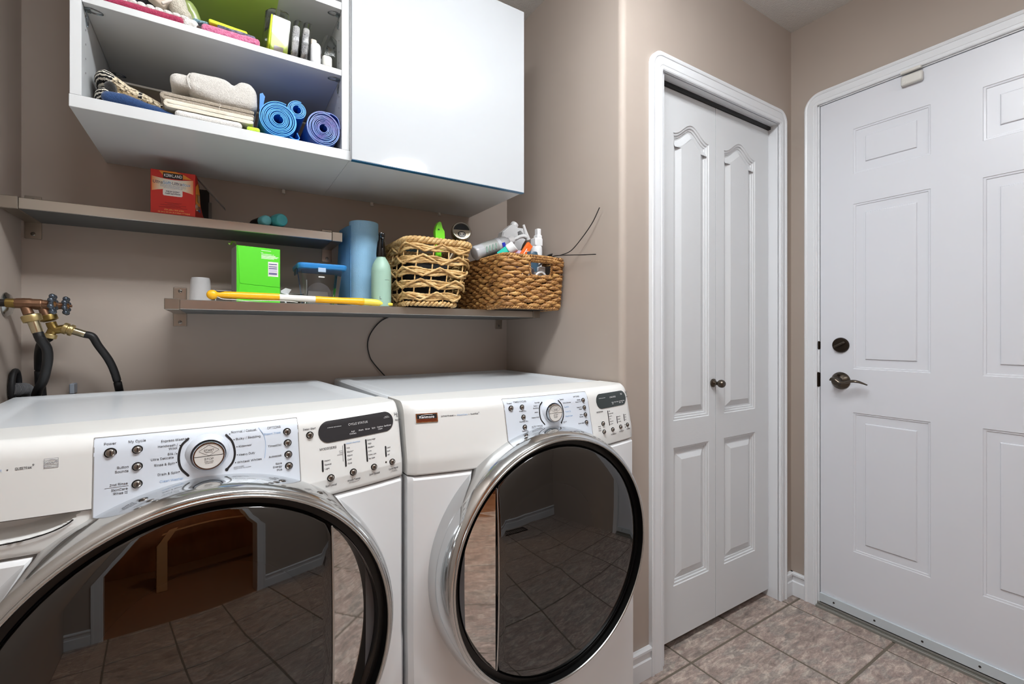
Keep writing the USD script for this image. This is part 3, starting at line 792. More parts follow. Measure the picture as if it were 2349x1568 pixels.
words(W, cp, 'pale_lettering', blue_ink, [('Clean Washer', -0.0460, 0.8808, 0.0034, 'r', False), ('Steam Treat', 0.1018, 0.9340, 0.0036, 'r', False)], 0.0013)
words(W, cp, 'small_lettering', inkl_m, [('DOOR LOCKED', 0.0250, 0.8865, 0.0016, 'l', False), ('PRESS STOP TO UNLOCK', 0.0250, 0.8838, 0.0016, 'l', False)], 0.0013)
for q in (bar(0.1746, 0.8715, 0.1743, 0.8528, 0.0032), bar(0.2211, 0.8945, 0.2207, 0.8535, 0.0032), bar(0.2676, 0.8955, 0.2675, 0.8537, 0.0032), bar(0.3127, 0.8740, 0.3123, 0.8548, 0.0032), bar(0.2163, 0.8930, 0.2157, 0.8630, 0.0006)):
    W.add('level_bar', wrap(q, 0.0002), black_m)
W.add('signal_dot', wrap(xf(disc(0.0019, 0.0004, 14), (0.3110, 0.8425, 0)), 0.0002), black_m)
rows = []
for u, top, lab in ((0.1785, 0.8720, ['Heavy', 'Normal', 'Light']), (0.2250, 0.8880, ['Hot', 'Warm*', 'Warm', 'Cool', 'Cold']), (0.2712, 0.8960, ['Extra High', 'High', 'Medium', 'Low', 'Extra Low', 'No Spin']), (0.3155, 0.8725, ['Loud', 'Soft', 'Off'])):
    for k, s in enumerate(lab):
        rows.append((s, u, top - 0.0025 - k * 0.00745, 0.0029, 'l', False))
words(W, None, 'lettering', ink_m, rows + [('Delay Start', 0.1538, 0.9330, 0.0034, 'c', False), ('MODIFIERS', 0.1873, 0.8910, 0.0042, 'c', False, 0.0330), ('Soil Level', 0.1895, 0.8215, 0.0036, 'c', False), ('Wash Temp', 0.2363, 0.8222, 0.0036, 'c', False), ('Spin Speed', 0.2824, 0.8238, 0.0034, 'c', False), ('Cycle Signal', 0.3290, 0.8245, 0.0034, 'c', False, 0.0235),
      ('H', 0.3420, 0.9345, 0.0075, 'l', False), ('E', 0.3470, 0.9320, 0.0065, 'l', False), ('st', 0.3525, 0.9400, 0.0032, 'l', False), ('Steam', 0.3425, 0.9240, 0.0036, 'l', False)], 0.0004)
words(W, None, 'pale_lettering', blue_ink, [('Steam Sanitize', 0.2245, 0.8945, 0.0029, 'l', False, 0.0300)], 0.0004)
words(W, None, 'small_lettering', inkl_m, [('AUTO', 0.2150, 0.8830, 0.0017, 'r', False), ('TEMP', 0.2150, 0.8795, 0.0017, 'r', False), ('CONTROL', 0.2150, 0.8760, 0.0017, 'r', False), ('WARM RINSE SELECTION', 0.2363, 0.8190, 0.0013, 'c', False), ('HOLD TO LOCK', 0.3300, 0.8215, 0.0013, 'c', False), ('UNLOCK CONTROLS', 0.3300, 0.8190, 0.0013, 'c', False)], 0.0004)
words(W, None, 'drawer_lettering', ink_m, [('QUIETPAK', -0.2400, 0.9240, 0.0034, 'l', False, 0.0172), ('9', -0.2226, 0.9272, 0.0032, 'l', False), ('•', -0.2470, 0.9236, 0.0040, 'r', False)], 0.0015)
words(W, None, 'drawer_pale_lettering', blue_ink, [('DirectInject', -0.2535, 0.9236, 0.0034, 'r', False)], 0.0015)
es = sbox(-0.2106, 0.9222, -0.1950, 0.9356)
es = unary_union([es.difference(es.buffer(-0.0005)), LineString([(-0.2100, 0.9270), (-0.1955, 0.9270)]).buffer(0.0002), LineString([(-0.2098, 0.9302), (-0.2070, 0.9325), (-0.2030, 0.9338), (-0.1990, 0.9332), (-0.1962, 0.9310)]).buffer(0.0003),
                  LineString([(-0.2090, 0.9285), (-0.2070, 0.9295), (-0.2062, 0.9283), (-0.2045, 0.9297), (-0.2036, 0.9284), (-0.2018, 0.9300), (-0.2004, 0.9282), (-0.1990, 0.9306), (-0.1972, 0.9318), (-0.1980, 0.9300), (-0.1964, 0.9296)]).buffer(0.00032)])
W.add('efficiency_mark', wrap(join(ext(es, 0.0002), xf(text('ENERGY STAR', 0.0015, False, 'c', 0.0002), (-0.2028, 0.9238, 0))), 0.0015), inkl_m, smooth=False)

# ---- dryer
DO, DRZ = (0.71133, 0.93256), 1.0
D, cp, button, slit = machine('white front-load clothes dryer with round black glass door, right of the pair', 'clothes dryer', DO, DRZ, 0.782, (-0.1215, 0.1555), (-0.003, 0.566), -1, False)
door(D, (-0.003, 0.566), -1, False)
for u, z, r in ((-0.1035, 0.9346, 0.0060), (-0.0717, 0.9351, 0.0054), (-0.0709, 0.9109, 0.0054), (-0.0705, 0.8867, 0.0054), (0.1355, 0.9358, 0.0052), (0.1360, 0.9160, 0.0052), (0.1364, 0.8970, 0.0052), (0.1364, 0.8769, 0.0052)):
    slit(button(u, z, r, cp), u, z, r)
dp = D.add('display', wrap(fine(ext(LineString([(0.2110, 0.9258), (0.3160, 0.9264)]).buffer(0.0205, 16), 0.0012))), mat('display_greenish', '#27302f', 0.25), label='dark rounded display window')
words(D, dp, 'display_lettering', white_ink, [('CYCLE STATUS', 0.2680, 0.9310, 0.0042, 'c', False, 0.0300), ('ESTIMATED TIME REMAINING', 0.2020, 0.9335, 0.0015, 'l', False), ('SENSING/', 0.3140, 0.9380, 0.0014, 'c', False), ('CONTROLS', 0.3140, 0.9356, 0.0014, 'c', False), ('Clean', 0.2640, 0.9165, 0.0028, 'c', False), ('Lint', 0.2640, 0.9125, 0.0028, 'c', False), ('Wet', 0.2760, 0.9165, 0.0028, 'c', False), ('Damp', 0.2880, 0.9165, 0.0028, 'c', False), ('Cool Clothes Done', 0.3120, 0.9165, 0.0026, 'c', False, 0.0300), ('Down', 0.3010, 0.9125, 0.0026, 'c', False), ('Dry', 0.3140, 0.9125, 0.0026, 'c', False)], 0.0014)
for u, z, r in ((0.2048, 0.8654, 0.0052), (0.2040, 0.8432, 0.0052), (0.2444, 0.8440, 0.0052), (0.2850, 0.8458, 0.0052), (0.3221, 0.8469, 0.0050)):
    slit(button(u, z, r, None), u, z, r)
D.add('dial_mark', wrap(arcbar([(-0.0094, 0.9423), (-0.0182, 0.9330), (-0.0212, 0.9150), (-0.0190, 0.9000), (-0.0098, 0.8876)], 0.0030), 0.0012), black_m, parent=cp)
D.add('dial_mark', wrap(arcbar([(0.0455, 0.9424), (0.0540, 0.9310), (0.0570, 0.9140), (0.0540, 0.8990), (0.0455, 0.8862)], 0.0030, 0.0024), 0.0012), black_m, parent=cp)
words(D, cp, 'lettering', ink_m, [('Power', -0.1055, 0.9448, 0.0034, 'c', False), ('TIMED CYCLES', -0.0750, 0.9462, 0.0040, 'c', False, 0.0370), ('Timed Dry', -0.0715, 0.9238, 0.0032, 'c', False), ('Express Dry', -0.0710, 0.8990, 0.0032, 'c', False), ('Rack Dry', -0.0705, 0.8760, 0.0032, 'c', False), ('Normal', -0.0170, 0.9412, 0.0032, 'r', False), ('Bulky /', -0.0225, 0.9335, 0.0032, 'r', False), ('Bedding', -0.0225, 0.9280, 0.0032, 'r', False), ('Jeans', -0.0250, 0.9180, 0.0032, 'r', False), ('Heavy Duty', -0.0235, 0.9055, 0.0032, 'r', False),
      ('AUTO CYCLES', -0.0500, 0.8832, 0.0040, 'l', False, 0.0330), ('Casual', 0.0505, 0.9430, 0.0032, 'l', False), ('Ultra Delicate', 0.0590, 0.9330, 0.0032, 'l', False, 0.0290), ('OPTIONS', 0.1240, 0.9455, 0.0036, 'r', False), ('Wrinkle', 0.1265, 0.9370, 0.0030, 'r', False), ('Guard 150', 0.1265, 0.9318, 0.0030, 'r', False), ('Damp Dry', 0.1270, 0.9175, 0.0030, 'r', False), ('Signal', 0.1270, 0.9122, 0.0030, 'r', False), ('Button', 0.1275, 0.8975, 0.0030, 'r', False), ('Sounds', 0.1275, 0.8922, 0.0030, 'r', False), ('Drum Light', 0.1275, 0.8755, 0.0032, 'r', False)], 0.0013)
D.add('underline', wrap(ext(sbox(-0.0510, 0.8806, -0.0140, 0.8811), 0.0002), 0.0013), ink_m, parent=cp)
words(D, cp, 'pale_lettering', blue_ink, [('Sanitize', 0.0630, 0.9225, 0.0032, 'l', False), ('Touch Up', 0.0635, 0.9105, 0.0032, 'l', False), ('SteamCare', 0.0615, 0.8985, 0.0038, 'l', False)], 0.0013)
words(D, cp, 'small_lettering', inkl_m, [('PRESS AND', 0.0520, 0.8865, 0.0016, 'l', False), ('HOLD', 0.0520, 0.8838, 0.0016, 'l', False)], 0.0013)
for q in (bar(0.2349, 0.8962, 0.2342, 0.8575, 0.0030), bar(0.2748, 0.8760, 0.2735, 0.8580, 0.0030), bar(0.3124, 0.8775, 0.3110, 0.8602, 0.0030)):
    D.add('level_bar', wrap(q, 0.0002), black_m)
for z in (0.8480, 0.8415):
    D.add('signal_dot', wrap(xf(disc(0.0016, 0.0004, 14), (0.3105, z, 0)), 0.0002), black_m)
rows = []
for u, top, dzz, lab in ((0.2385, 0.8965, 0.0072, ['High', 'Medium High', 'Medium', 'Low', 'Extra Low', 'Air Only']), (0.2785, 0.8765, 0.0072, ['More Dry', 'Normal', 'Less Dry']), (0.3160, 0.8775, 0.0072, ['Loud', 'Soft', 'Off'])):
    for k, s in enumerate(lab):
        rows.append((s, u, top - 0.0022 - k * dzz, 0.0025, 'l', False))
words(D, None, 'lettering', ink_m, rows + [('MODIFIERS', 0.1990, 0.8955, 0.0040, 'c', False, 0.0280), ('Timed', 0.1930, 0.8580, 0.0028, 'r', False), ('Cycle', 0.1930, 0.8525, 0.0028, 'r', False), ('Adjust', 0.1930, 0.8470, 0.0028, 'r', False), ('Temperature', 0.2480, 0.8295, 0.0032, 'c', False, 0.0250), ('Dryness Level', 0.2880, 0.8320, 0.0030, 'c', False, 0.0240), ('Cycle Signal', 0.3255, 0.8335, 0.0030, 'c', False, 0.0200), ('H', 0.3400, 0.9365, 0.0075, 'l', False), ('E', 0.3445, 0.9320, 0.0065, 'l', False), ('st', 0.3500, 0.9400, 0.0030, 'l', False), ('Steam', 0.3400, 0.9255, 0.0030, 'l', False)], 0.0004)
words(D, None, 'front_lettering', ink_m, [('smartheat', -0.2800, 0.9275, 0.0036, 'l', False, 0.0290), ('•', -0.2478, 0.9275, 0.0034, 'c', False), ('•', -0.2140, 0.9278, 0.0034, 'c', False), ('QuietPak', -0.2100, 0.9275, 0.0036, 'l', False, 0.0190), ('9', -0.1900, 0.9300, 0.0030, 'l', False)], 0.0004)
words(D, None, 'front_pale_lettering', blue_ink, [('SteamCare', -0.2430, 0.9275, 0.0036, 'l', False, 0.0255)], 0.0004)
bd = D.add('badge', wrap(ext(sbox(-0.3368, 0.9182, -0.2886, 0.9378), 0.0022)), chrome, smooth=20, label='chrome maker badge with dark field')
D.add('badge_field', wrap(ext(sbox(-0.3345, 0.9260, -0.2909, 0.9358), 0.0004), 0.0022), black_m, parent=bd)
D.add('badge_band', wrap(ext(sbox(-0.3345, 0.9200, -0.2909, 0.9256), 0.0004), 0.0022), mat('badge_copper', '#b07862', 0.25, metal=1.0), parent=bd)
words(D, bd, 'badge_lettering', white_ink, [('Kenmore', -0.3130, 0.9275, 0.0050, 'c', True, 0.0330)], 0.0026)
D.add('badge_stroke', wrap(arcbar([(-0.3290, 0.9300), (-0.3240, 0.9335), (-0.3150, 0.9348), (-0.3000, 0.9345)], 0.0007), 0.0024), white_ink, parent=bd)

# ---------------------------------------------------------------- wall cabinets
CF, CB0, CT = 1.3465, 1.607, 2.2305
cab_m = mat('cabinet_white', '#cdd0d2', 0.32)
gloss_m = mat('cabinet_gloss', '#bcc0c4', 0.05, coat=0.3)
film_m = mat('edge_film_blue', '#1d5f86', 0.3)
clip_m = mat('clip_steel', '#8e979c', 0.25, metal=1.0)
oc = Thing('wall_cabinet', 'white open wall cabinet without a door, two shelves stuffed with towels and rolls', 'cabinet', loc=(0.0175, 1.54, CB0))
oc.add('side_panel', bx(-0.2725, -0.2533, CF, YB - 0.001, 1.6348, CT, 0.0006), cab_m)
oc.add('side_panel', bx(0.2885, 0.3085, CF, YB - 0.001, 1.6348, CT, 0.0006), cab_m)
oc.add('bottom_panel', bx(-0.2737, 0.3092, CF - 0.0006, YB - 0.001, CB0, 1.6345, 0.0008), cab_m)
oc.add('top_panel', bx(-0.2533, 0.2885, CF, YB - 0.001, 2.2030, CT, 0.0006), cab_m)
oc.add('shelf', bx(-0.2528, 0.2880, CF + 0.001, 1.712, 1.8400, 1.8562, 0.0006), cab_m)
oc.add('shelf', bx(-0.2528, 0.2880, CF + 0.001, 1.712, 2.0244, 2.0450, 0.0006), cab_m)

oc.add('shelf_liner', bx(-0.2500, 0.1350, CF + 0.004, 1.708, 2.0232, 2.0243), mat('lime_bounce', '#b4cf6a', 0.5), label='added lime green sheet under the top shelf, coloured as green bounce light')  # added sheet; its lime colour stands in for bounce off the green cloths


def shelf_clip(x, sx, y, z):
    ring = tube(smoothpath([(x + sx * 0.004, y, z), (x + sx * 0.012, y - 0.004, z), (x + sx * 0.026, y + 0.002, z), (x + sx * 0.030, y + 0.010, z), (x + sx * 0.018, y + 0.014, z), (x + sx * 0.006, y + 0.010, z)], 6, closed=True), 0.0014, 8, closed=True)
    c = oc.add('shelf_clip', join(ring, bx(x, x + sx * 0.010, y - 0.002, y + 0.012, z - 0.003, z + 0.001)), clip_m)
    oc.add('clip_wire', tube(smoothpath([(x + sx * 0.002, y + 0.004, z), (x + sx * 0.0035, y + 0.012, z - 0.012), (x + sx * 0.0035, y + 0.020, z - 0.026), (x + sx * 0.0015, y + 0.020, z - 0.030), (x + sx * 0.001, y + 0.012, z - 0.014)], 6), 0.0011, 6), clip_m, parent=c)


for z in (1.8385, 2.0230):
    shelf_clip(-0.2533, 1, CF + 0.022, z)
    shelf_clip(0.2885, -1, CF + 0.022, z)
    shelf_clip(-0.2533, 1, 1.670, z)
    shelf_clip(0.2885, -1, 1.670, z)
for x in (-0.2531, 0.2883):
    for k in range(10):
        z = 1.70 + 0.032 * k
        oc.add('peg_hole', xf(lathe([(0, 0), (0.0022, 0), (0.0022, 0.0003), (0, 0.0003)], 10, 'x'), (x - (0 if x < 0 else 0.0), CF + 0.035, z), rz=0 if x < 0 else 180), mat('hole_grey', '#77777a', 0.8))
cc = Thing('wall_cabinet', 'white wall cabinet with a closed glossy door, blue film along its lower edge', 'cabinet', loc=(0.5985, 1.54, CB0))
cc.add('side_panel', bx(0.3095, 0.3290, CF, YB - 0.001, 1.6348, CT, 0.0006), cab_m)
cc.add('side_panel', bx(0.8670, 0.8865, CF, YB - 0.001, 1.6348, CT, 0.0006), cab_m)
cc.add('bottom_panel', bx(0.3095, 0.8865, CF, YB - 0.001, CB0, 1.6345, 0.0008), cab_m)
cc.add('top_panel', bx(0.3290, 0.8670, CF, YB - 0.001, 2.2030, CT, 0.0006), cab_m)
cc.add('back_panel', bx(0.3290, 0.8670, YB - 0.012, YB - 0.004, 1.6345, 2.2030), cab_m)
dd = cc.add('door', bx(0.3115, 0.8895, 1.3275, 1.3445, 1.6055, 2.2305, 0.0012), gloss_m)
cc.add('edge_film', bx(0.3125, 0.8890, 1.3280, 1.3440, 1.6043, 1.6054), film_m, parent=dd, label='blue protective film on the lower door edge')
for x, z in ((0.1821, 1.5986), (0.4776, 1.6015), (0.7483, 1.6030)):
    solo('cable_clip', join(bx(x - 0.005, x + 0.005, YB - 0.009, YB, z - 0.006, z + 0.0075, 0.0015), bx(x - 0.005, x + 0.005, YB - 0.014, YB, z - 0.008, z - 0.004, 0.001)), mat('clip_white', '#d6d2cb', 0.5),
         {0: 'small white clip on the wall under the open cabinet', 1: 'small white clip on the wall under the left part of the glossy cabinet', 2: 'small white clip on the wall above the open-weave basket'}[[0.1821, 0.4776, 0.7483].index(x)], 'clip', group=None)

# ---------------------------------------------------------------- steel shelves
steel = mat('brushed_steel', '#bbb5ad', 0.3, metal=1.0, bump=0.03, bscale=60, bdist=0.0002, stretch=(0.4, 40, 40))
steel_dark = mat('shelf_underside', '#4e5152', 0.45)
bracket_m = mat('bracket_steel', '#a79f95', 0.33, metal=1.0, bump=0.03, bscale=60, bdist=0.0002, stretch=(40, 40, 0.5))
screw_m = mat('screw_zinc', '#7e7c78', 0.3, metal=1.0)


def wall_shelf(label, x0, x1, y0, z0, z1, caps, pl):
    T = Thing('wall_shelf', label, 'shelf', loc=((x0 + x1) / 2, y0, z0))
    b = T.add('board', bx(x0, x1, y0, YB - 0.002, z0, z1, 0.0012), steel)
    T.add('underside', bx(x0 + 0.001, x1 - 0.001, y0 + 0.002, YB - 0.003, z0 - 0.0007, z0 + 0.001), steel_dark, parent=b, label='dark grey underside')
    for (a, b) in caps:
        br = T.add('bracket', join(bx(a, b, y0 - 0.0030, YB - 0.003, z0 - 0.0018, z1 + 0.0018, 0.0015)), bracket_m)
        xm = (a + b) / 2
        T.add('wall_plate', rbox(xm - 0.0168, xm + 0.0168, YB - 0.0035, YB + 0.0005, pl[0], pl[1], 0.0017, 8), bracket_m, parent=br)
        for z in (pl[0] + 0.0130, pl[1] - 0.0115):
            T.add('screw', lathe([(0.0052, 0), (0.0050, 0.0012), (0.0035, 0.0022), (0.0020, 0.0023), (0.0018, 0.0010), (0, 0.0010)], 18, 'y', (xm, YB - 0.0032, z)), screw_m, parent=br)
    return T


wall_shelf('upper brushed steel wall shelf holding the red box', -0.4068, 0.3049, 1.563, 1.4180, 1.4448, [(-0.4390, -0.4066), (0.3047, 0.3369)], (1.373, 1.488))
wall_shelf('lower brushed steel wall shelf holding the baskets and bottles', -0.0864, 1.0118, 1.449, 1.1815, 1.2062, [(-0.1180, -0.0862), (1.0116, 1.0427)], (1.1415, 1.2605))

# ---------------------------------------------------------------- things on the upper shelf
US, LS = 1.4450, 1.2064          # shelf tops
red = mat('box_red', '#c5281f', 0.4)
rb_ = Thing('dryer_sheet_box', 'torn-open red and orange box of dryer sheets on the upper shelf', 'box', loc=(-0.1575, 1.572, US), rz=-3.0, local=True)
BW, BH, BD = 0.0998, 0.1185, 0.120
card = mat('card_grey', '#6f6a66', 0.8)
inner = mat('box_inner_shade', '#2a2725', 0.9)
body = rb_.add('front_panel', bx(0, BW, 0, 0.0008, 0, BH), red)
rb_.add('back_panel', bx(0, BW, BD - 0.0008, BD, 0, BH), card)
rb_.add('bottom_panel', bx(0, BW, 0, BD, 0, 0.0008), card)
rb_.add('top_panel', bx(0, BW, 0, BD, BH - 0.0008, BH), red)
rb_.add('left_panel', bx(0, 0.0008, 0, BD, 0, BH), red)
fl_ = ext(Polygon([(0, 0), (0.100, 0.0005), (0.060, 0.018), (0.042, 0.040), (0.034, 0.075), (0.020, 0.105), (0.012, BH), (0, BH)]), 0.0007, 'yz')
side_art = mat('box_side_red', '#a8241b', 0.45)
sp = rb_.add('end_flap', xf(fl_, (BW, 0.0004, 0), rz=-13), side_art, label='torn end flap with printed graphics')
for poly, m_ in ((Polygon([(0.003, 0.02), (0.038, 0.03), (0.033, 0.075), (0.021, 0.1), (0.003, 0.085)]), mat('print_orange', '#dd8a2f', 0.5)), (Polygon([(0.006, 0.045), (0.034, 0.045), (0.033, 0.068), (0.006, 0.068)]), mat('print_cream', '#e6d9bb', 0.5)),
                 (Point(0.011, 0.030).buffer(0.010, 12), mat('print_offwhite', '#e8e6e2', 0.5)), (sbox(0.021, 0.021, 0.038, 0.036), mat('print_blue', '#2c6aa8', 0.5))):
    rb_.add('printed_graphic', xf(ext(poly, 0.0003, 'yz'), (BW + 0.0010, 0.0004, 0), rz=-13) if False else xf(xf(ext(poly, 0.0002, 'yz'), (0.0004, 0, 0)), (BW, 0.0004, 0), rz=-13), m_, parent=sp)
rb_.add('back_flap', bx(BW, BW + 0.0250, BD - 0.0010, BD, 0.0, BH * 0.93), inner, label='open back flap, shadow inside the box painted dark')  # dark colour stands for the shadow in the open end
rb_.add('flap_edge', bx(BW + 0.0230, BW + 0.0310, BD - 0.0016, BD - 0.0006, 0.0, BH * 0.62), card)  # grey strip painted as the lit edge of the dark flap
rb_.add('top_flap', xf(bx(0, 0.108, 0.010, 0.040, -0.0008, 0), (BW, 0, BH), ry=49), card, label='grey open top flap hanging out to the right')
S_ = lambda s, t: (s * BW, t * BH)
n, l = {'g': ('texture_coordinate', {}), 's': ('separate_xyz', {}), 'a': ('math', {'math_type': 'subtract', 'value2': BW * 0.5}), 'b': ('math', {'math_type': 'absolute'}), 'r': ('map_range', {'from_min': 0.012, 'from_max': BW * 0.49}), 'c': ('rgb_ramp', {'ramp': [(0.0, C('#e9e6df')), (0.45, C('#e6d9c0')), (1.0, C('#e07a1e'))]}), 'p': ('principled_bsdf', {'roughness': 0.4})}, [('g.object', 's.vector'), ('s.x', 'a.value1'), ('a.value', 'b.value1'), ('b.value', 'r.value'), ('r.result', 'c.fac'), ('c.color', 'p.base_color')]
glow_m = usdkit.material(stage, '/World/Looks/print_orange_white', n, l, surface='p.BSDF')
ts = np.linspace(0, 1, 15)
band = [S_(0.025 + 0.93 * q, 0.850 - 0.045 * math.sin(PI * q) ** 0.9) for q in ts] + [S_(0.955 - 0.93 * q, 0.515 + 0.070 * math.sin(PI * q) ** 0.9) for q in ts]
rb_.add('printed_band', ext(Polygon(band), 0.0003, 'xz', (0, 0, 0)), glow_m, parent=body)
rb_.add('printed_glow', ext(Polygon([S_(0.18, 0.985), S_(0.30, 0.86), S_(0.70, 0.85), S_(0.92, 0.86), S_(0.74, 0.95), S_(0.55, 0.995)]), 0.0002, 'xz'), mat('print_orange', '#dd8a2f', 0.5), parent=body)
rb_.add('name_plate', ext(sbox(*S_(0.275, 0.828), *S_(0.715, 0.955)), 0.0004, 'xz'), black_m, parent=body)
rb_.add('name_lettering', on_xz(text('KIRKLAND', 0.0077, True, 'c', 0.0002, 0.040), S_(0.495, 0)[0], -0.0004, S_(0, 0.862)[1]), white_ink, parent=body, smooth=False, kind='stuff')
navy_ink = mat('print_navy', '#2b2c4a', 0.5)
sky_ink = mat('print_sky', '#4f9fce', 0.5)
rb_.add('title_lettering', on_xz(join(xf(text('Ultra', 0.0082, False, 'l', 0.0002, 0.0205), (0.0055, 0, 0)), xf(text('·Ultra', 0.0082, False, 'l', 0.0002, 0.0240), (0.0450, 0, 0))), 0, -0.0003, S_(0, 0.690)[1]), navy_ink, parent=body, smooth=False, kind='stuff')
rb_.add('title_lettering', on_xz(join(xf(text('Soft', 0.0082, False, 'l', 0.0002, 0.0175), (0.0268, 0, 0)), xf(text('doux', 0.0082, False, 'l', 0.0002, 0.0190), (0.0698, 0, 0))), 0, -0.0003, S_(0, 0.690)[1]), sky_ink, parent=body, smooth=False, kind='stuff')
rb_.add('small_lettering', on_xz(join(*[xf(text(s, 0.0019, False, 'c', 0.0002, w), (BW * 0.5, t * BH, 0)) for s, t, w in (('PREMIUM FABRIC SOFTENER SHEETS', 0.655, 0.058), ("FEUILLES D'ASSOUPLISSANT TEXTILE", 0.628, 0.058), ('DE QUALITE SUPERIEURE', 0.601, 0.042))]), 0, -0.0003, 0), mat('print_mid_blue', '#6b7ba0', 0.5), parent=body, smooth=False, kind='stuff')
rb_.add('scent_label', ext(sbox(*S_(0.31, 0.462), *S_(0.67, 0.548)).buffer(0.004), 0.0003, 'xz'), mat('print_offwhite', '#e8e6e2', 0.5), parent=body)
rb_.add('scent_lettering', on_xz(join(xf(text('FRESH SCENT', 0.0038, True, 'c', 0.0002, 0.030), (BW * 0.49, BH * 0.512, 0)), xf(text('PARFUM FRAIS', 0.0038, True, 'c', 0.0002, 0.034), (BW * 0.49, BH * 0.463, 0))), 0, -0.0003, 0), navy_ink, parent=body, smooth=False, kind='stuff')
rb_.add('small_lettering', on_xz(join(*[ext(sbox(BW * (0.5 - w / 2), t * BH, BW * (0.5 + w / 2), t * BH + 0.0009), 0.0002) for t, w in ((0.265, 0.38), (0.238, 0.26), (0.210, 0.58), (0.183, 0.34), (0.155, 0.64))]), 0, 0, 0), mat('print_dark_red', '#6d1512', 0.5), parent=body, smooth=False, kind='stuff')
rb_.add('count_lettering', on_xz(join(xf(text('250 units / 250 unités', 0.0036, False, 'c', 0.0002, 0.044), (BW * 0.52, BH * 0.092, 0)), xf(text('16 cm x 22 cm (6.4 in/po x 9 in/po)', 0.0038, False, 'c', 0.0002, 0.072), (BW * 0.52, BH * 0.036, 0))), 0, 0, 0), mat('print_yellow', '#eec46a', 0.5), parent=body, smooth=False, kind='stuff')
teal_m = mat('teal_rubber', '#3f9aa0', 0.5)
tealp = mat('teal_pale', '#66b4bd', 0.5)
blk = mat('matte_black', '#17171a', 0.55)
for x, y, r, L_, m_, lb in ((0.116, 1.590, 0.0165, 0.018, tealp, 'smaller teal-capped black bottle lying on the upper shelf'), (0.151, 1.588, 0.0205, 0.032, teal_m, 'larger teal-capped black bottle lying on the upper shelf')):
    t_ = Thing('capped_bottle', lb, 'bottle', loc=(x, y, US), rz=18, local=True)
    t_.add('cap', lathe([(r * 0.98, -0.012), (r, 0.0), (r * 0.98, L_ * 0.5), (r * 0.90, L_ * 0.8), (r * 0.80, L_ * 0.93), (r * 0.70, L_ * 0.97), (0, L_ * 0.985)], 36, 'y', (0, 0, r)), m_)
    t_.add('body', lathe([(0, -0.075), (r * 0.9, -0.075), (r * 0.95, -0.07), (r * 0.95, -0.012), (0, -0.012)], 36, 'y', (0, 0, r)), blk)

# ---------------------------------------------------------------- things on the lower shelf
frost = {'p': ('principled_bsdf', {'base_color': (0.72, 0.73, 0.75), 'roughness': 0.35, 'alpha': 0.30})}
frost_m = usdkit.material(stage, '/World/Looks/frosted_plastic', frost, [], surface='p.BSDF')
cup = Thing('plastic_cup', 'frosted clear plastic cup turned upside down at the left end of the lower shelf', 'cup', loc=(-0.0465, 1.600, LS))
cup.add('cup', lathe([(0.0275, LS + 0.0005), (0.0280, LS + 0.003), (0.0268, LS + 0.02), (0.0240, LS + 0.066), (0.0215, LS + 0.073), (0.0, LS + 0.0745), (0, LS + 0.0735), (0.0205, LS + 0.072), (0.0228, LS + 0.065), (0.0256, LS + 0.02), (0.0262, LS + 0.0005)], 40, 'z', (-0.0465, 1.600, 0)), frost_m)
cup.add('rim', lathe([(0.0282, LS), (0.0288, LS + 0.0015), (0.0282, LS + 0.003)], 40, 'z', (-0.0465, 1.600, 0)), frost_m)

grn = mat('box_green', '#4fd01f', 0.4)
grn2 = mat('box_green_flap', '#59da27', 0.4)
gb = Thing('tissue_box', 'bright green carton with a white barcode panel standing on the lower shelf', 'box', loc=(0.0405, 1.530, LS), rz=8.0, local=True)
GW, GH, GD = 0.1142, 0.1650, 0.075
gf = gb.add('carton', bx(0, GW, 0, GD, 0, GH, 0.0008), grn)
gb.add('open_side', bx(-0.0006, 0.0002, 0.0015, GD, 0.001, GH - 0.002), mat('card_pale', '#8f8b89', 0.8), label='grey open side of the carton')
upf = Polygon([(0.003, GH - 0.001), (0.008, 0.061), (0.0095, 0.058), (0.013, 0.0565), (GW - 0.006, 0.0515), (GW - 0.001, 0.0515), (GW - 0.001, GH - 0.001)])
gb.add('front_flap', ext(upf, 0.0010, 'xz'), grn2, parent=gf)
gb.add('front_flap', ext(Polygon([(0.0035, 0.001), (0.007, 0.0555), (GW - 0.001, 0.0495), (GW - 0.001, 0.001)]), 0.0006, 'xz'), grn2, parent=gf)
gb.add('torn_flap', tube(smoothpath([(0.0, 0.004, GH), (-0.002, 0.01, GH + 0.007), (-0.006, 0.02, GH + 0.010), (-0.010, 0.03, GH + 0.006), (-0.014, 0.035, GH + 0.008)], 5), 0.006, 8, flat=(0.12, 1.0), up=(0, 1, 0)), mat('torn_green', '#6b8f2e', 0.7), parent=gf)
off = mat('print_offwhite', '#e8e6e2', 0.5)
bc = gb.add('barcode_panel', ext(sbox(0.081, 0.082, 0.1085, 0.1255), 0.0003, 'xz', (0, -0.001, 0)), off, parent=gf)
purp = mat('print_violet', '#6d6494', 0.5)
for z, h_ in ((0.1185, 0.0030), (0.1115, 0.0026), (0.1060, 0.0030), (0.0905, 0.0055)):
    gb.add('stripe', ext(sbox(0.0830, z - h_ / 2, 0.1050, z + h_ / 2), 0.0003, 'xz', (0, -0.0013, 0)), purp, parent=gf)
gb.add('stripe', ext(sbox(0.0830, 0.0952, 0.1050, 0.1035), 0.0002, 'xz', (0, -0.0013, 0)), mat('print_lilac', '#cfc4dd', 0.5), parent=gf)
bars = [(0.063, 0.1560, 0.026, 0.0018), (0.0615, 0.1500, 0.006, 0.0015), (0.063, 0.1455, 0.028, 0.0018), (0.093, 0.1455, 0.004, 0.0018)] + [(0.063, 0.1415 - 0.0029 * k, w, 0.0021) for k, w in enumerate((0.038, 0.046, 0.043, 0.034))]
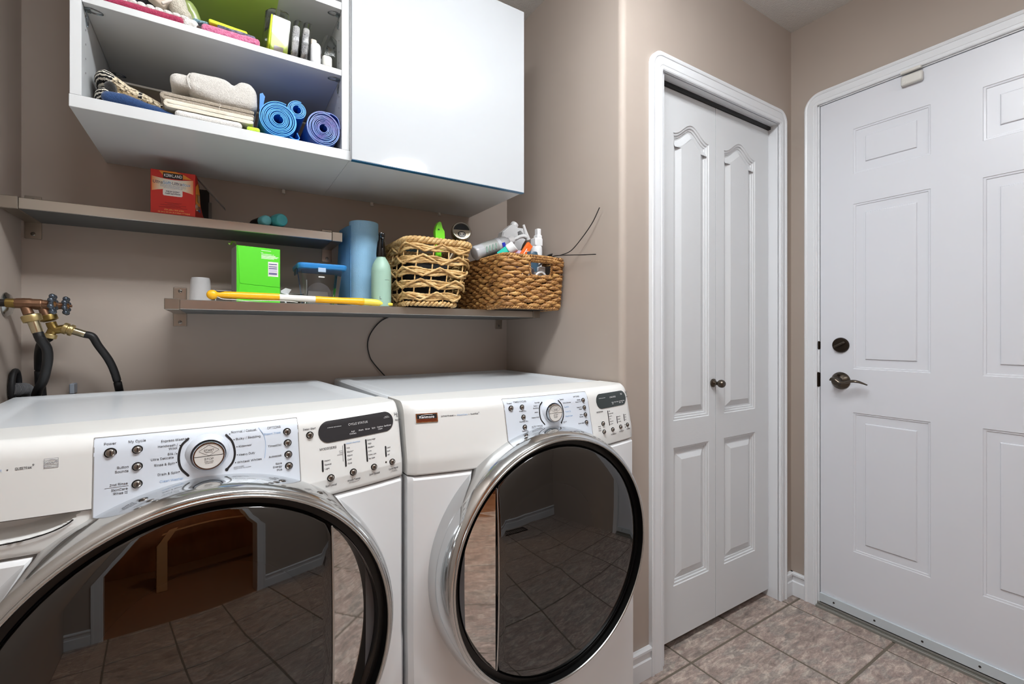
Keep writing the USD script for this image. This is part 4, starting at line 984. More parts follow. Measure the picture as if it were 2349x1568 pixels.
bars += [(0.0100, 0.0290 - 0.0030 * k, w, 0.0020) for k, w in enumerate((0.013, 0.016, 0.027, 0.017, 0.023))] + [(0.042, 0.0140, 0.011, 0.0016), (0.042, 0.0115, 0.012, 0.0016)]
gb.add('small_lettering', join(*[ext(sbox(x, z, x + w, z + h_), 0.0002, 'xz', (0, -0.0011, 0)) for x, z, w, h_ in bars]), mat('print_pale_green', '#d3f2c4', 0.5), parent=gf, smooth=False, kind='stuff')
ell = affinity.scale(Point(0, 0).buffer(1, 24), 0.0125, 0.0062)
gb.add('oval_mark', join(ext(affinity.translate(ell.difference(affinity.scale(ell, 0.92, 0.86)), 0.096, 0.0215), 0.0002, 'xz', (0, -0.0011, 0)), *[ext(sbox(0.096 - w, 0.0215 + z - 0.0007, 0.096 + w, 0.0215 + z + 0.0007), 0.0002, 'xz', (0, -0.0011, 0)) for w, z in ((0.006, 0.0025), (0.0105, 0.0), (0.006, -0.0025))]), mat('print_pale_green', '#d3f2c4', 0.5), parent=gf, smooth=False, kind='stuff')
gb.add('round_mark', ext(Point(0.0475, 0.0205).buffer(0.0045, 12).difference(Point(0.0475, 0.0205).buffer(0.0036, 12)).union(sbox(0.0455, 0.0198, 0.0495, 0.0212)), 0.0002, 'xz', (0, -0.0011, 0)), mat('print_pale_green', '#d3f2c4', 0.5), parent=gf, smooth=False, kind='stuff')

wt = Thing('wire_tray', 'low grey wire tray behind the green carton', 'tray', loc=(0.10, 1.64, LS))
wire_m = mat('wire_grey', '#c9c8c6', 0.4)
wt.add('rim_wire', tube(smoothpath([(-0.006, 1.625, LS + 0.041), (0.12, 1.625, LS + 0.041), (0.215, 1.625, LS + 0.041), (0.222, 1.632, LS + 0.041), (0.222, 1.715, LS + 0.041), (-0.006, 1.715, LS + 0.041), (-0.012, 1.708, LS + 0.041), (-0.012, 1.632, LS + 0.041)], 5, closed=True), 0.0014, 6, closed=True), wire_m)
for x in (-0.010, 0.220):
    wt.add('leg_wire', tube([(x, 1.626, LS + 0.041), (x, 1.626, LS + 0.001)], 0.0014, 6), wire_m)
wt.add('side_sheet', bx(-0.010, 0.221, 1.626, 1.6268, LS, LS + 0.039), mat('mesh_grey', '#5d5752', 0.7))
wt.add('base', bx(-0.010, 0.221, 1.626, 1.714, LS, LS + 0.002), mat('mesh_grey', '#5d5752', 0.7))


def sheet(pts, w, up, t=0.0006):
    return tube(smoothpath(pts, 6), w / 2, 8, flat=(2 * t / w, 1.0) if False else (1.0, 2 * t / w), up=up)


tis = Thing('crumpled_tissue', 'crumpled white tissue sticking out beside the green carton', 'tissue', loc=(0.168, 1.56, LS))
pap = mat('paper_white', '#dfe1e6', 0.8)
tis.add('sheet', ext(Polygon([(0.156, 1.249), (0.170, 1.2585), (0.186, 1.2545), (0.176, 1.238), (0.166, 1.240), (0.158, 1.243)]), 0.0008, 'xz', (0, 1.560, 0)), pap)
tis.add('sheet', tube(smoothpath([(0.160, 1.565, 1.240), (0.172, 1.560, 1.238), (0.182, 1.556, 1.229), (0.188, 1.552, 1.220)], 6), 0.0045, 8, flat=(0.4, 1.0)), pap)
tis.add('sheet', tube(smoothpath([(0.156, 1.57, 1.238), (0.164, 1.565, 1.234), (0.172, 1.560, 1.229), (0.174, 1.560, 1.222)], 6), 0.004, 8, flat=(0.4, 1.0)), pap)
tis.add('sheet', tube(smoothpath([(0.154, 1.57, 1.232), (0.162, 1.566, 1.228), (0.170, 1.563, 1.216), (0.171, 1.562, LS + 0.001)], 6), 0.0022, 6), pap)

clear = pane('clear_plastic', (0.93, 0.94, 0.96), ior=1.4, rough=0.03)
lid_blue = mat('lid_blue', '#2f86cc', 0.3)
ct = Thing('storage_container', 'clear plastic container with a blue lid and papers inside on the lower shelf', 'container', loc=(0.2655, 1.555, LS))
cxm, cym = 0.2655, 1.553


def rr_ring(cx, cy, hx, hy, r, z, n=8):
    p = []
    for qx, qy, a0 in ((1, 1, 0), (-1, 1, PI / 2), (-1, -1, PI), (1, -1, 1.5 * PI)):
        for t in np.linspace(a0, a0 + PI / 2, n):
            p.append((cx + qx * (hx - r) + r * math.cos(t), cy + qy * (hy - r) + r * math.sin(t), z))
    return np.array(p)


ct.add('tub', strips([rr_ring(cxm, cym, 0.0462, 0.044, 0.012, LS + 0.0015), rr_ring(cxm, cym, 0.0470, 0.045, 0.012, LS + 0.006), rr_ring(cxm, cym, 0.0590, 0.0555, 0.012, LS + 0.108), rr_ring(cxm, cym, 0.0610, 0.0575, 0.013, LS + 0.110), rr_ring(cxm, cym, 0.0610, 0.0575, 0.013, LS + 0.116)], cap0=True), clear, smooth=40)
ct.add('lid', strips([rr_ring(cxm, cym, 0.0660, 0.063, 0.014, LS + 0.108), rr_ring(cxm, cym, 0.0695, 0.066, 0.015, LS + 0.1105), rr_ring(cxm, cym, 0.0710, 0.068, 0.016, LS + 0.119), rr_ring(cxm, cym, 0.0700, 0.067, 0.016, LS + 0.1235), rr_ring(cxm, cym, 0.0640, 0.061, 0.012, LS + 0.1255)], cap0=True, cap1=True), lid_blue, smooth=40)
ct.add('latch', bx(0.250, 0.272, 1.4840, 1.4865, LS + 0.098, LS + 0.1115, 0.0008), mat('latch_clear', '#a9bfd8', 0.3))
ct.add('latch', bx(0.1945, 0.1985, 1.520, 1.570, LS + 0.092, LS + 0.112, 0.001), mat('latch_navy', '#1d3550', 0.4))
ct.add('embossed_mark', bx(0.2525, 0.2695, 1.4925, 1.4937, LS + 0.083, LS + 0.0862), off, label='white embossed mark')
ct.add('paper', rbox(0.2250, 0.2900, 1.515, 1.590, LS + 0.003, LS + 0.022, 0.003), pap)
ct.add('paper', ext(Polygon([(0.224, LS + 0.020), (0.286, LS + 0.020), (0.283, LS + 0.042), (0.228, LS + 0.043)]), 0.0012, 'xz', (0, 1.520, 0)), pap)
ct.add('paper', ext(unary_union([Point(0.262, LS + 0.036).buffer(0.036, 20).intersection(sbox(0, LS + 0.012, 1, 2))]), 0.001, 'xz', (0, 1.545, 0)), mat('paper_shade', '#aaa9ab', 0.8))
ct.add('paper', tube(smoothpath([(0.2225, 1.515, LS + 0.076), (0.2228, 1.515, LS + 0.055), (0.2215, 1.512, LS + 0.035), (0.2175, 1.510, LS + 0.004)], 6), 0.0014, 6), pap)

cloth_blue = mat('roll_blue', '#86b4d4', 0.85, bump=0.55, bscale=420, bdist=0.0009, var='#90bcda', vscale=10)
br_ = Thing('cloth_roll', 'tall roll of pale blue wipes standing on the lower shelf, loose end at its left', 'roll', loc=(0.408, 1.580, LS))
sp_ = []
for t in np.linspace(0, 4.6 * 2 * PI, 220):
    r = 0.018 + 0.0295 * t / (4.6 * 2 * PI)
    sp_.append((0.408 + r * math.cos(t - 2.3), 1.580 + r * math.sin(t - 2.3)))
e_ = np.array(sp_[-1]); d_ = (np.array(sp_[-1]) - np.array(sp_[-2])); d_ /= np.linalg.norm(d_)
br_.add('roll', ext(LineString(sp_).buffer(0.0028, 4).buffer(0.0006).buffer(-0.0006), 0.283, 'xy', (0, 0, LS)), cloth_blue, smooth=45)
tail = smoothpath([(0.3630, 1.566, 0), (0.3560, 1.592, 0), (0.3530, 1.625, 0), (0.3500, 1.665, 0)], 8)[:, :2]
tv, tf = ext(LineString(tail).buffer(0.0012, 4), 0.268, 'xy', (0, 0, LS))
tv[:, 0] -= 0.014 * ((1 - (tv[:, 2] - LS) / 0.268) ** 1.3) * np.clip((tv[:, 1] - 1.57) / 0.06, 0, 1)
br_.add('loose_end', (tv, tf), mat('roll_blue_back', '#5a8cb2', 0.85, bump=0.4, bscale=420, bdist=0.0009), smooth=45)
br_.add('core', lathe([(0.0185, LS), (0.0185, LS + 0.281), (0.0165, LS + 0.281), (0.0165, LS)], 32, 'z', (0.408, 1.580, 0)), mat('core_card', '#8c7a66', 0.9))

sage = mat('bottle_sage', '#9dbfae', 0.42)
glb = mat('gloss_black', '#0c0a0b', 0.12)
bt = Thing('spray_bottle', 'sage green bottle with a glossy black pump top on the lower shelf', 'bottle', loc=(0.4405, 1.486, LS))
bt.add('bottle', lathe([(0, LS), (0.0295, LS), (0.0310, LS + 0.003), (0.0312, LS + 0.110), (0.0300, LS + 0.122), (0.0262, LS + 0.136), (0.0200, LS + 0.148), (0.0140, LS + 0.157), (0.0130, LS + 0.163), (0, LS + 0.163)], 48, 'z', (0.4405, 1.486, 0)), sage, smooth=60)
pt = bt.add('pump', lathe([(0, LS + 0.160), (0.0152, LS + 0.160), (0.0155, LS + 0.168), (0.0148, LS + 0.180), (0.0138, LS + 0.190), (0.0118, LS + 0.206), (0.0085, LS + 0.215), (0.0078, LS + 0.226), (0.0086, LS + 0.232), (0.0070, LS + 0.2375), (0, LS + 0.2385)], 32, 'z', (0.4400, 1.486, 0)), glb, smooth=60)
bt.add('nozzle', xf(rbox(-0.0058, 0.0058, -0.026, 0.004, -0.008, 0.008, 0.0045), (0.4400, 1.486, LS + 0.226)), glb, parent=pt)
bt.add('trigger', tube(smoothpath([(0.440, 1.466, LS + 0.222), (0.440, 1.462, LS + 0.207), (0.440, 1.466, LS + 0.190)], 6), 0.0042, 8, flat=(1.2, 0.7)), glb, parent=pt)


def on_cyl(m, cx, cy, r, ang0, z):
    v, f = arr(m)
    a = ang0 + v[:, 0] / r
    return np.stack([cx + (r + v[:, 2]) * np.sin(a), cy - (r + v[:, 2]) * np.cos(a), z + v[:, 1]], 1), f


bt.add('lettering', on_cyl(join(xf(text('L', 0.0090, False, 'l', 0.0002), (0, 0, 0))), 0.4405, 1.486, 0.0313, -0.42, LS + 0.022), ink_m, smooth=False, kind='stuff')
bt.add('label_line', on_cyl(join(*[xf(trimesh.creation.box((0.0022, 0.0010, 0.0003)), (0.003 * k, 0.0003 * (k % 2), 0.0002)) for k in range(6)]), 0.4405, 1.486, 0.0313, 0.12, LS + 0.084), ink_m, smooth=False, kind='stuff')

yel = mat('duster_yellow', '#f7b81c', 0.32)
pal = mat('duster_pale_yellow', '#f6df57', 0.35)
du = Thing('duster_handle', 'long yellow and white duster handle lying along the front edge of the lower shelf', 'duster', loc=(0.22, 1.463, LS))
ya, zc_ = 1.4630, LS + 0.0150
du.add('end_knob', xf(trimesh.creation.icosphere(3, 0.0128), (-0.0165, ya, LS + 0.0155), s=(1.05, 0.8, 1.0)) if False else xf(xf(trimesh.creation.icosphere(3, 0.0128), s=(1.05, 0.8, 1.0)), (-0.0165, ya, LS + 0.0160)), yel, smooth=True)
du.add('grip', tube([(-0.010, ya, zc_ + 0.0015), (0.0, ya, zc_ + 0.0010), (0.012, ya, zc_ + 0.002), (0.05, ya, zc_ + 0.002), (0.1435, ya, zc_ + 0.0015)], [0.0078, 0.0070, 0.0092, 0.0098, 0.0100], 18, flat=(0.9, 1)), yel, smooth=True)
du.add('shaft', tube([(0.1435, ya, zc_ + 0.001), (0.2400, ya, zc_ - 0.001)], 0.0092, 18, flat=(0.9, 1)), mat('duster_white', '#e8e6df', 0.35), smooth=40)
du.add('sleeve', tube(smoothpath([(0.2385, ya, zc_ - 0.001), (0.30, ya, zc_ - 0.002), (0.35, ya, zc_ - 0.0025), (0.3830, ya, zc_ - 0.003)], 8), np.concatenate([np.linspace(0.0098, 0.0098, 10), np.linspace(0.0098, 0.0116, 12), np.linspace(0.0116, 0.0098, 3)]), 18, flat=(0.9, 1)), yel, smooth=50)
du.add('tip', tube(smoothpath([(0.372, ya, zc_ - 0.003), (0.40, ya, zc_ - 0.0035), (0.425, ya, zc_ - 0.0050), (0.440, ya, zc_ - 0.0068), (0.455, ya, zc_ - 0.0078), (0.470, ya, zc_ - 0.0080)], 5), np.interp(np.linspace(0, 1, 26), [0, 0.3, 0.55, 0.7, 0.9, 1], [0.0107, 0.0107, 0.0088, 0.0056, 0.0052, 0.0044]), 18, flat=(0.9, 1)), pal, smooth=50)
st_ = smoothpath([(-0.006, 1.4535, LS + 0.010), (0.010, 1.4530, LS + 0.0045), (0.035, 1.4525, LS + 0.004), (0.060, 1.4525, LS + 0.0012), (0.085, 1.4528, LS + 0.0030), (0.110, 1.4530, LS + 0.0045), (0.140, 1.4530, LS + 0.0052), (0.170, 1.4535, LS + 0.0045), (0.190, 1.454, LS + 0.0025)], 8)
solo('white_strap', tube(st_, 0.0022, 8, flat=(1.0, 0.55)), mat('strap_white', '#e2e0dc', 0.5), 'thin white wavy strap under the duster handle', 'strap', smooth=60)
tb = Thing('teal_carton', 'dark teal carton peeking out behind the open-weave basket', 'box', loc=(0.60, 1.715, LS))
tb.add('carton', bx(0.570, 0.660, 1.7200, 1.7340, LS + 0.002, 1.4750, 0.001), mat('carton_teal', '#1f4a55', 0.5))
for k in range(4):
    tb.add('stripe', ext(LineString([(0.572 + 0.005 * k, 1.470), (0.595 + 0.005 * k, 1.4500)]).buffer(0.0005), 0.0003, 'xz', (0, 1.7200, 0)), mat('stripe_teal', '#6f9a9a', 0.5))

# ---------------------------------------------------------------- woven baskets
def rope(path, r, sides=8, closed=False, flutes=3, turns=30.0, amp=0.14, flat=(1, 1), up=(0, 0, 1)):
    """A twisted strand: a tube with helical grooves (turns per metre)."""
    p = np.asarray(path, float)
    d = np.linalg.norm(np.diff(p, axis=0, append=p[:1] if closed else p[-1:]), axis=1)
    s = np.concatenate([[0], np.cumsum(d)[:-1]])
    v, f = tube(p, r, sides, closed, caps=not closed, flat=flat, up=up)
    n = len(p)
    ang = np.arange(sides) * 2 * PI / sides
    g = 1 + amp * np.cos(flutes * (ang[None] - 2 * PI * turns * s[:, None]))
    w = v[:n * sides].reshape(n, sides, 3)
    v[:n * sides] = (p[:, None] + (w - p[:, None]) * g[..., None]).reshape(-1, 3)
    return v, f


def ring_pts(cx, cy, hx, hy, r, n):
    """Rounded rectangle by even steps, with outward normals; starts at the middle of the back side, runs over the left side to the front."""
    q = []
    for sx, sy, a0 in ((-1, 1, PI / 2), (-1, -1, PI), (1, -1, 1.5 * PI), (1, 1, 0)):
        for t in np.linspace(a0, a0 + PI / 2, 10):
            q.append((cx + sx * (hx - r) + r * math.cos(t), cy + sy * (hy - r) + r * math.sin(t)))
    q = np.array([(cx, cy + hy)] + q + [(cx, cy + hy)])
    d = np.concatenate([[0], np.cumsum(np.linalg.norm(np.diff(q, axis=0), axis=1))])
    s = np.linspace(0, d[-1], n, endpoint=False)
    p = np.stack([np.interp(s, d, q[:, 0]), np.interp(s, d, q[:, 1])], 1)
    t = np.roll(p, -1, 0) - np.roll(p, 1, 0)
    t /= np.linalg.norm(t, axis=1, keepdims=True)
    return p, np.stack([-t[:, 1], t[:, 0]], 1) * -1.0, s, d[-1]


def straw(name, a, b, c):
    n = {'g': ('geometry', {}), 'm': ('mapping', {'scale': (1, 1, 3)}), 'o': ('object_info', {}), 'ow': ('math', {'math_type': 'multiply', 'value2': 20.0}),
         'n': ('noise_texture', {'dimensions': '4D', 'scale': 30.0, 'detail': 4.0, 'distortion': 0.8}), 'r': ('rgb_ramp', {'ramp': [(0.28, C(a)), (0.5, C(b)), (0.72, C(c))]}),
         'f': ('noise_texture', {'scale': 350.0, 'detail': 3.0}), 'b': ('bump', {'strength': 0.5, 'distance': 0.001}), 'p': ('principled_bsdf', {'roughness': 0.55})}
    return usdkit.material(stage, '/World/Looks/' + name, n, [('g.position', 'm.vector'), ('m.vector', 'n.vector'), ('o.random', 'ow.value1'), ('ow.value', 'n.w'), ('n.fac', 'r.fac'), ('r.color', 'p.base_color'), ('g.position', 'f.vector'), ('f.fac', 'b.height'), ('b.normal', 'p.normal')], surface='p.BSDF')


straw_light = straw('straw_light', '#8a6234', '#c9a56c', '#e3c894')
straw_dark = straw('straw_dark', '#5a3a1c', '#a37440', '#d3a867')
stake_m = mat('stake_wire', '#b9aa98', 0.5)
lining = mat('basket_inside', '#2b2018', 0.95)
R2 = random.Random(11)

# dense basket: rows of fat and thin strands passing in front of and behind the stakes
b2 = Thing('wicker_basket', 'brown densely woven rectangular basket with a handle hole, filled with cleaning bottles', 'basket', loc=(0.932, 1.51, LS))
bc_, bhx, bhy = (0.932, 1.512), 0.124, 0.188


def b2_ring(z, n, grow=0.0):
    k = (z - LS) / 0.186
    return ring_pts(bc_[0] + 0.002 * k, bc_[1], bhx - 0.008 + 0.010 * k + grow, bhy - 0.008 + 0.010 * k + grow, 0.022, n)


NST = 22
rows = np.linspace(LS + 0.0135, LS + 0.1715, 14)
for i, z in enumerate(rows):
    for ph in (0, 1):
        p, nr, s, L = b2_ring(z, 264)
        # the strand swings out between two stakes and in between the next two
        a = 2 * PI * s / L * (NST / 2) + PI * ph + PI * (i % 2) * 0.5 + 0.25 * math.sin(i)
        o = np.cos(a)
        q = p + nr * (0.0048 * o)[:, None]
        zz = z + 0.0018 * np.sin(a * 0.5 + i) + 0.0012 * (meshkit.noise(np.stack([s * 30, np.full(len(s), i * 3.0 + ph), s * 0], 1), 5) - 0.5) * 2
        r = 0.0041 + 0.0036 * np.clip(o, -0.2, 1) ** 1.0 * (0.75 + 0.5 * meshkit.noise(np.stack([s * 14, np.full(len(s), i * 7.0 + ph), s * 0], 1), 9))
        path = np.column_stack([q, zz])
        if LS + 0.118 < z < LS + 0.163:      # broken by the handle hole at the front
            hole = (path[:, 0] > 0.9060) & (path[:, 0] < 1.0020) & (path[:, 1] < 1.40)
            k = np.nonzero(hole)[0]
            order = np.concatenate([np.arange(k[-1] + 1, len(path)), np.arange(0, k[0])])
            b2.add('woven_strand', rope(path[order], r[order], 7, False, 3, 26.0, 0.13), straw_dark, smooth=60)
        else:
            b2.add('woven_strand', rope(path, r, 8, True, 3, 30.0, 0.2), straw_dark, smooth=60)
for k in range(NST):
    pts = []
    for z in (LS + 0.004, LS + 0.06, LS + 0.12, LS + 0.172):
        p, nr, s, L = b2_ring(z, 264)
        j = int(k * 264 / NST) % 264
        pts.append((p[j, 0] + nr[j, 0] * 0.0025, p[j, 1] + nr[j, 1] * 0.0025, z))
    if pts[-1][1] < 1.40 and 0.912 < pts[-1][0] < 0.998:
        pts = pts[:2] + [(pts[1][0], pts[1][1], LS + 0.112)]
    b2.add('stake', tube(pts, 0.0017, 6), stake_m)
for z, nm, r, tr in ((LS + 0.0045, 'base_braid', 0.0062, 70.0), (LS + 0.1810, 'rim_braid', 0.0068, 55.0)):
    p, nr, s, L = b2_ring(z, 420, 0.001)
    for ph in (0, 1):
        a = 2 * PI * s / L * 60 + PI * ph
        path = np.column_stack([p + nr * (0.0030 * np.cos(a))[:, None], z + 0.0030 * np.sin(a)])
        b2.add(nm, rope(path, r * 0.62, 7, True, 2, tr, 0.1), straw_dark, smooth=60)
pz = []
hl = smoothpath([(0.906, 1.3215, LS + 0.166), (0.9065, 1.3220, LS + 0.140), (0.912, 1.3235, LS + 0.119), (0.93, 1.3240, LS + 0.113), (0.975, 1.3240, LS + 0.113), (0.996, 1.3235, LS + 0.119), (1.0015, 1.3220, LS + 0.140), (1.002, 1.3215, LS + 0.166)], 12)
for ph in (0, PI):
    a = np.linspace(0, 26 * 2 * PI, len(hl)) + ph
    b2.add('handle_binding', rope(hl + np.stack([0.002 * np.cos(a), -0.003 + 0.003 * np.sin(a), 0.002 * np.sin(a)], 1), 0.0034, 7, False, 2, 60, 0.1), straw_dark, smooth=60)
gp = [(0.904 + 0.1 * t, 1.3170 + 0.0, LS + 0.1725) for t in np.linspace(0, 1, 40)]
for k in range(17):
    x = 0.9085 + 0.0056 * k
    b2.add('handle_wrap', tube(smoothpath([(x, 1.3165, LS + 0.186), (x, 1.3095, LS + 0.180), (x + 0.001, 1.3095, LS + 0.168), (x + 0.001, 1.3165, LS + 0.162), (x + 0.001, 1.325, LS + 0.168), (x, 1.325, LS + 0.180)], 3, closed=True), 0.0026, 6, closed=True), straw_dark, smooth=60)
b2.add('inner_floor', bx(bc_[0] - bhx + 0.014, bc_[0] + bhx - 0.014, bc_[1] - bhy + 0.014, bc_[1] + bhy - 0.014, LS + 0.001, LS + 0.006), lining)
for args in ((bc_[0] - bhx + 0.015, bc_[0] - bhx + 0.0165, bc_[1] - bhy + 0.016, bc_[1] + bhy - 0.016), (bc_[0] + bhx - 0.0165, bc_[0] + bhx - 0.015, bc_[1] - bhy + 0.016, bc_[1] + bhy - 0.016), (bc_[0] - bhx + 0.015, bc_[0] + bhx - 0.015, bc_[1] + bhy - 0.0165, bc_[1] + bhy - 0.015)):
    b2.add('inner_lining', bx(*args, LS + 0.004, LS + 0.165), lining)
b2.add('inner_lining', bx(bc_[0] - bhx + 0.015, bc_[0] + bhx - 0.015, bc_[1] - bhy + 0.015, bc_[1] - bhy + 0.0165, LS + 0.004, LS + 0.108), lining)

# open-weave basket: bands of parallel strands laced by a crossing strand
b1 = Thing('wicker_basket', 'pale open-weave tapering basket with a thick braided rim', 'basket', loc=(0.605, 1.556, LS))


def b1_ring(z, n, grow=0.0):
    k = (z - LS) / 0.222
    e = 0.010 * math.sin(PI * min(1, max(0, k)))
    return ring_pts(0.5870 + 0.0360 * k, 1.546 + 0.012 * k, 0.0840 + 0.0300 * k ** 0.8 + e + grow, 0.150 - 0.010 * k + e + grow, 0.045, n)


bands = [(0.0215, 0.0435), (0.0600, 0.0840), (0.1000, 0.1235), (0.1395, 0.1640), (0.1810, 0.2030)]
for bi, (za, zb) in enumerate(bands):
    for k in range(4):
        z = LS + za + (zb - za) * (k + 0.5) / 4
        p, nr, s, L = b1_ring(z, 190)
        wob = meshkit.fbm(np.stack([s * 18, np.full(len(s), bi * 5.0 + k), s * 0], 1), 2, 3) - 0.5
        path = np.column_stack([p + nr * (0.0022 * np.sin(s / L * 2 * PI * 9 + k * 1.7) + 0.002 * wob)[:, None], z + 0.006 * wob + 0.0022 * np.sin(s / L * 2 * PI * 8 + bi * PI + (0.0))])
        b1.add('woven_strand', rope(path, 0.0037 + 0.0009 * np.sin(s * 90 + k * 2 + bi), 7, True, 2, 34.0, 0.15), straw_light, smooth=60)
    p, nr, s, L = b1_ring(LS + (za + zb) / 2, 300)
    a = s / L * 2 * PI * 8 + bi * PI + PI / 2
    zig = 2 / PI * np.arcsin(np.sin(a))
    path = np.column_stack([p + nr * (0.0070 - 0.0035 * np.abs(zig))[:, None], LS + (za + zb) / 2 + zig * (zb - za) * 0.62])
    b1.add('lacing_strand', rope(path, 0.0036, 7, True, 2, 45.0, 0.14), straw_light, smooth=60)
for k in range(18):
    pts = []
    for z in np.linspace(LS + 0.004, LS + 0.212, 6):
        p, nr, s, L = b1_ring(z, 180)
        j = int((k + 0.5) * 10) % 180
        pts.append((p[j, 0] - nr[j, 0] * 0.001, p[j, 1] - nr[j, 1] * 0.001, z))
    b1.add('stake', tube(pts, 0.0024, 6), straw_light)
p, nr, s, L = b1_ring(LS + 0.2160, 400, 0.002)
for ph in (0, 2 * PI / 3, 4 * PI / 3):
    a = 2 * PI * s / L * 22 + ph
    path = np.column_stack([p + nr * (0.0052 * np.cos(a))[:, None], LS + 0.2160 + 0.0062 * np.sin(a)])
    b1.add('rim_braid', rope(path, 0.0062, 8, True, 3, 40.0, 0.08), straw_light, smooth=60)
p, nr, s, L = b1_ring(LS + 0.009, 420, -0.002)
for ph in (0, PI):
    a = 2 * PI * s / L * 30 + ph
    path = np.column_stack([p + nr * (0.0045 * np.cos(a))[:, None], LS + 0.0095 + 0.0045 * np.sin(a)])
    b1.add('base_braid', rope(path, 0.0046, 7, True, 2, 60.0, 0.1), straw_light, smooth=60)
b1.add('inner_floor', bx(0.525, 0.650, 1.42, 1.69, LS + 0.002, LS + 0.006), lining)
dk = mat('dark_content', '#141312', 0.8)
for k in range(4):                 # thin dark panels line the inside
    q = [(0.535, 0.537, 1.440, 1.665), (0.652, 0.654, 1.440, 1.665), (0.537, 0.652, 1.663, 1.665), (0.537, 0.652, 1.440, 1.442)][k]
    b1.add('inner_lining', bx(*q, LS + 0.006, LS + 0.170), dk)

# things sticking out of the open-weave basket
lime = mat('lime_plastic', '#79dc2a', 0.3)
lc = Thing('lime_sprayer', 'bright lime green plastic sprayer head sticking out of the open-weave basket', 'sprayer', loc=(0.636, 1.475, LS + 0.17), local=False)
lc.add('head', ext(Polygon([(0.6220, 1.405), (0.6225, 1.448), (0.6215, 1.468), (0.6240, 1.482), (0.6300, 1.496), (0.6345, 1.5005), (0.6395, 1.4995), (0.6415, 1.492), (0.6450, 1.480), (0.6520, 1.470), (0.6530, 1.452), (0.6480, 1.405)]).buffer(0.0015), 0.018, 'xz', (0, 1.485, 0)), lime, smooth=30)
lc.add('slot', bx(0.6285, 0.6345, 1.4662, 1.4675, 1.4725, 1.4770), mat('slot_dark', '#22400e', 0.6))
lc.add('stem', lathe([(0, LS + 0.007), (0.011, LS + 0.007), (0.011, LS + 0.205), (0, LS + 0.205)], 20, 'z', (0.634, 1.476, 0)), lime)
lc.add('spring', tube(smoothpath([(0.6530, 1.476, 1.466), (0.6580, 1.476, 1.458), (0.6590, 1.476, 1.440), (0.6570, 1.476, 1.405)], 6), 0.0016, 6), mat('spring_steel', '#55585a', 0.3, metal=1.0))
sil = mat('champagne_metal', '#b8ab98', 0.3, metal=1.0)
sr = Thing('round_diffuser', 'champagne metal round-headed gadget with a dark window standing in the open-weave basket', 'gadget', loc=(0.731, 1.50, LS + 0.15))
TL = dict(rx=-16, rz=-14)
sr.add('head', xf(lathe([(0, -0.035), (0.026, -0.034), (0.033, -0.026), (0.0365, -0.010), (0.0365, 0.000), (0.0350, 0.004), (0.0330, 0.0055), (0.0315, 0.0040), (0, 0.0038)], 44, 'y'), (0.7310, 1.4950, 1.4850), **TL), sil, smooth=50)
fw = Point(0, 0.0).buffer(0.0300, 24).intersection(sbox(-1, 0.0035, 1, 1)).buffer(-0.0012)
sr.add('window', xf(ext(fw, 0.0012, 'xz', (0, -0.0040, 0)), (0.7310, 1.4950, 1.4850), **TL), mat('window_dark', '#23262b', 0.12), label='dark glossy window')
sr.add('ring', xf(lathe([(0.0315, 0.0040), (0.0320, 0.0065), (0.0303, 0.0065), (0.0300, 0.0040)], 44, 'y'), (0.7310, 1.4950, 1.4850), **TL), mat('ring_silver', '#dad6cf', 0.2, metal=1.0))
sr.add('emblem', xf(ext(affinity.scale(Point(0, 0).buffer(0.0145, 20), 1.0, 0.78), 0.0010, 'xz', (0.0, -0.0042, -0.0130)), (0.7310, 1.4950, 1.4850), **TL), gloss_black if False else glb)
sr.add('emblem_mark', xf(join(ext(affinity.scale(Point(0, 0).buffer(0.0042, 14), 1.25, 1.0).difference(Point(0, 0).buffer(0.0018)), 0.0004, 'xz', (0, -0.0053, -0.0130)), ext(LineString([(-0.0095, 0.0015), (-0.006, 0.0060), (0.006, 0.0060), (0.0095, 0.0015)]).buffer(0.0010), 0.0004, 'xz', (0, -0.0053, -0.0130)), ext(LineString([(-0.0095, -0.0020), (-0.006, -0.0065), (0.006, -0.0065), (0.0095, -0.0020)]).buffer(0.0010), 0.0004, 'xz', (0, -0.0053, -0.0130))), (0.7310, 1.4950, 1.4850), **TL), off, kind='stuff')
sr.add('neck', tube([(0.731, 1.512, 1.458), (0.715, 1.515, 1.42), (0.690, 1.520, 1.375)], [0.012, 0.010, 0.009], 16), sil)

# things in the dense basket
whp = mat('white_plastic', '#e3e5e7', 0.3)


def frame_to(p, d):
    """Matrix-like helper: moves a z-axis mesh so that it starts at p and points along d."""
    d = np.asarray(d, float); d /= np.linalg.norm(d)
    a = np.cross([0, 1.0, 0] if abs(d[1]) < 0.9 else [1.0, 0, 0], d); a /= np.linalg.norm(a)
    b = np.cross(d, a)
    return lambda m: (arr(m)[0] @ np.stack([a, b, d]) + np.asarray(p, float), arr(m)[1])


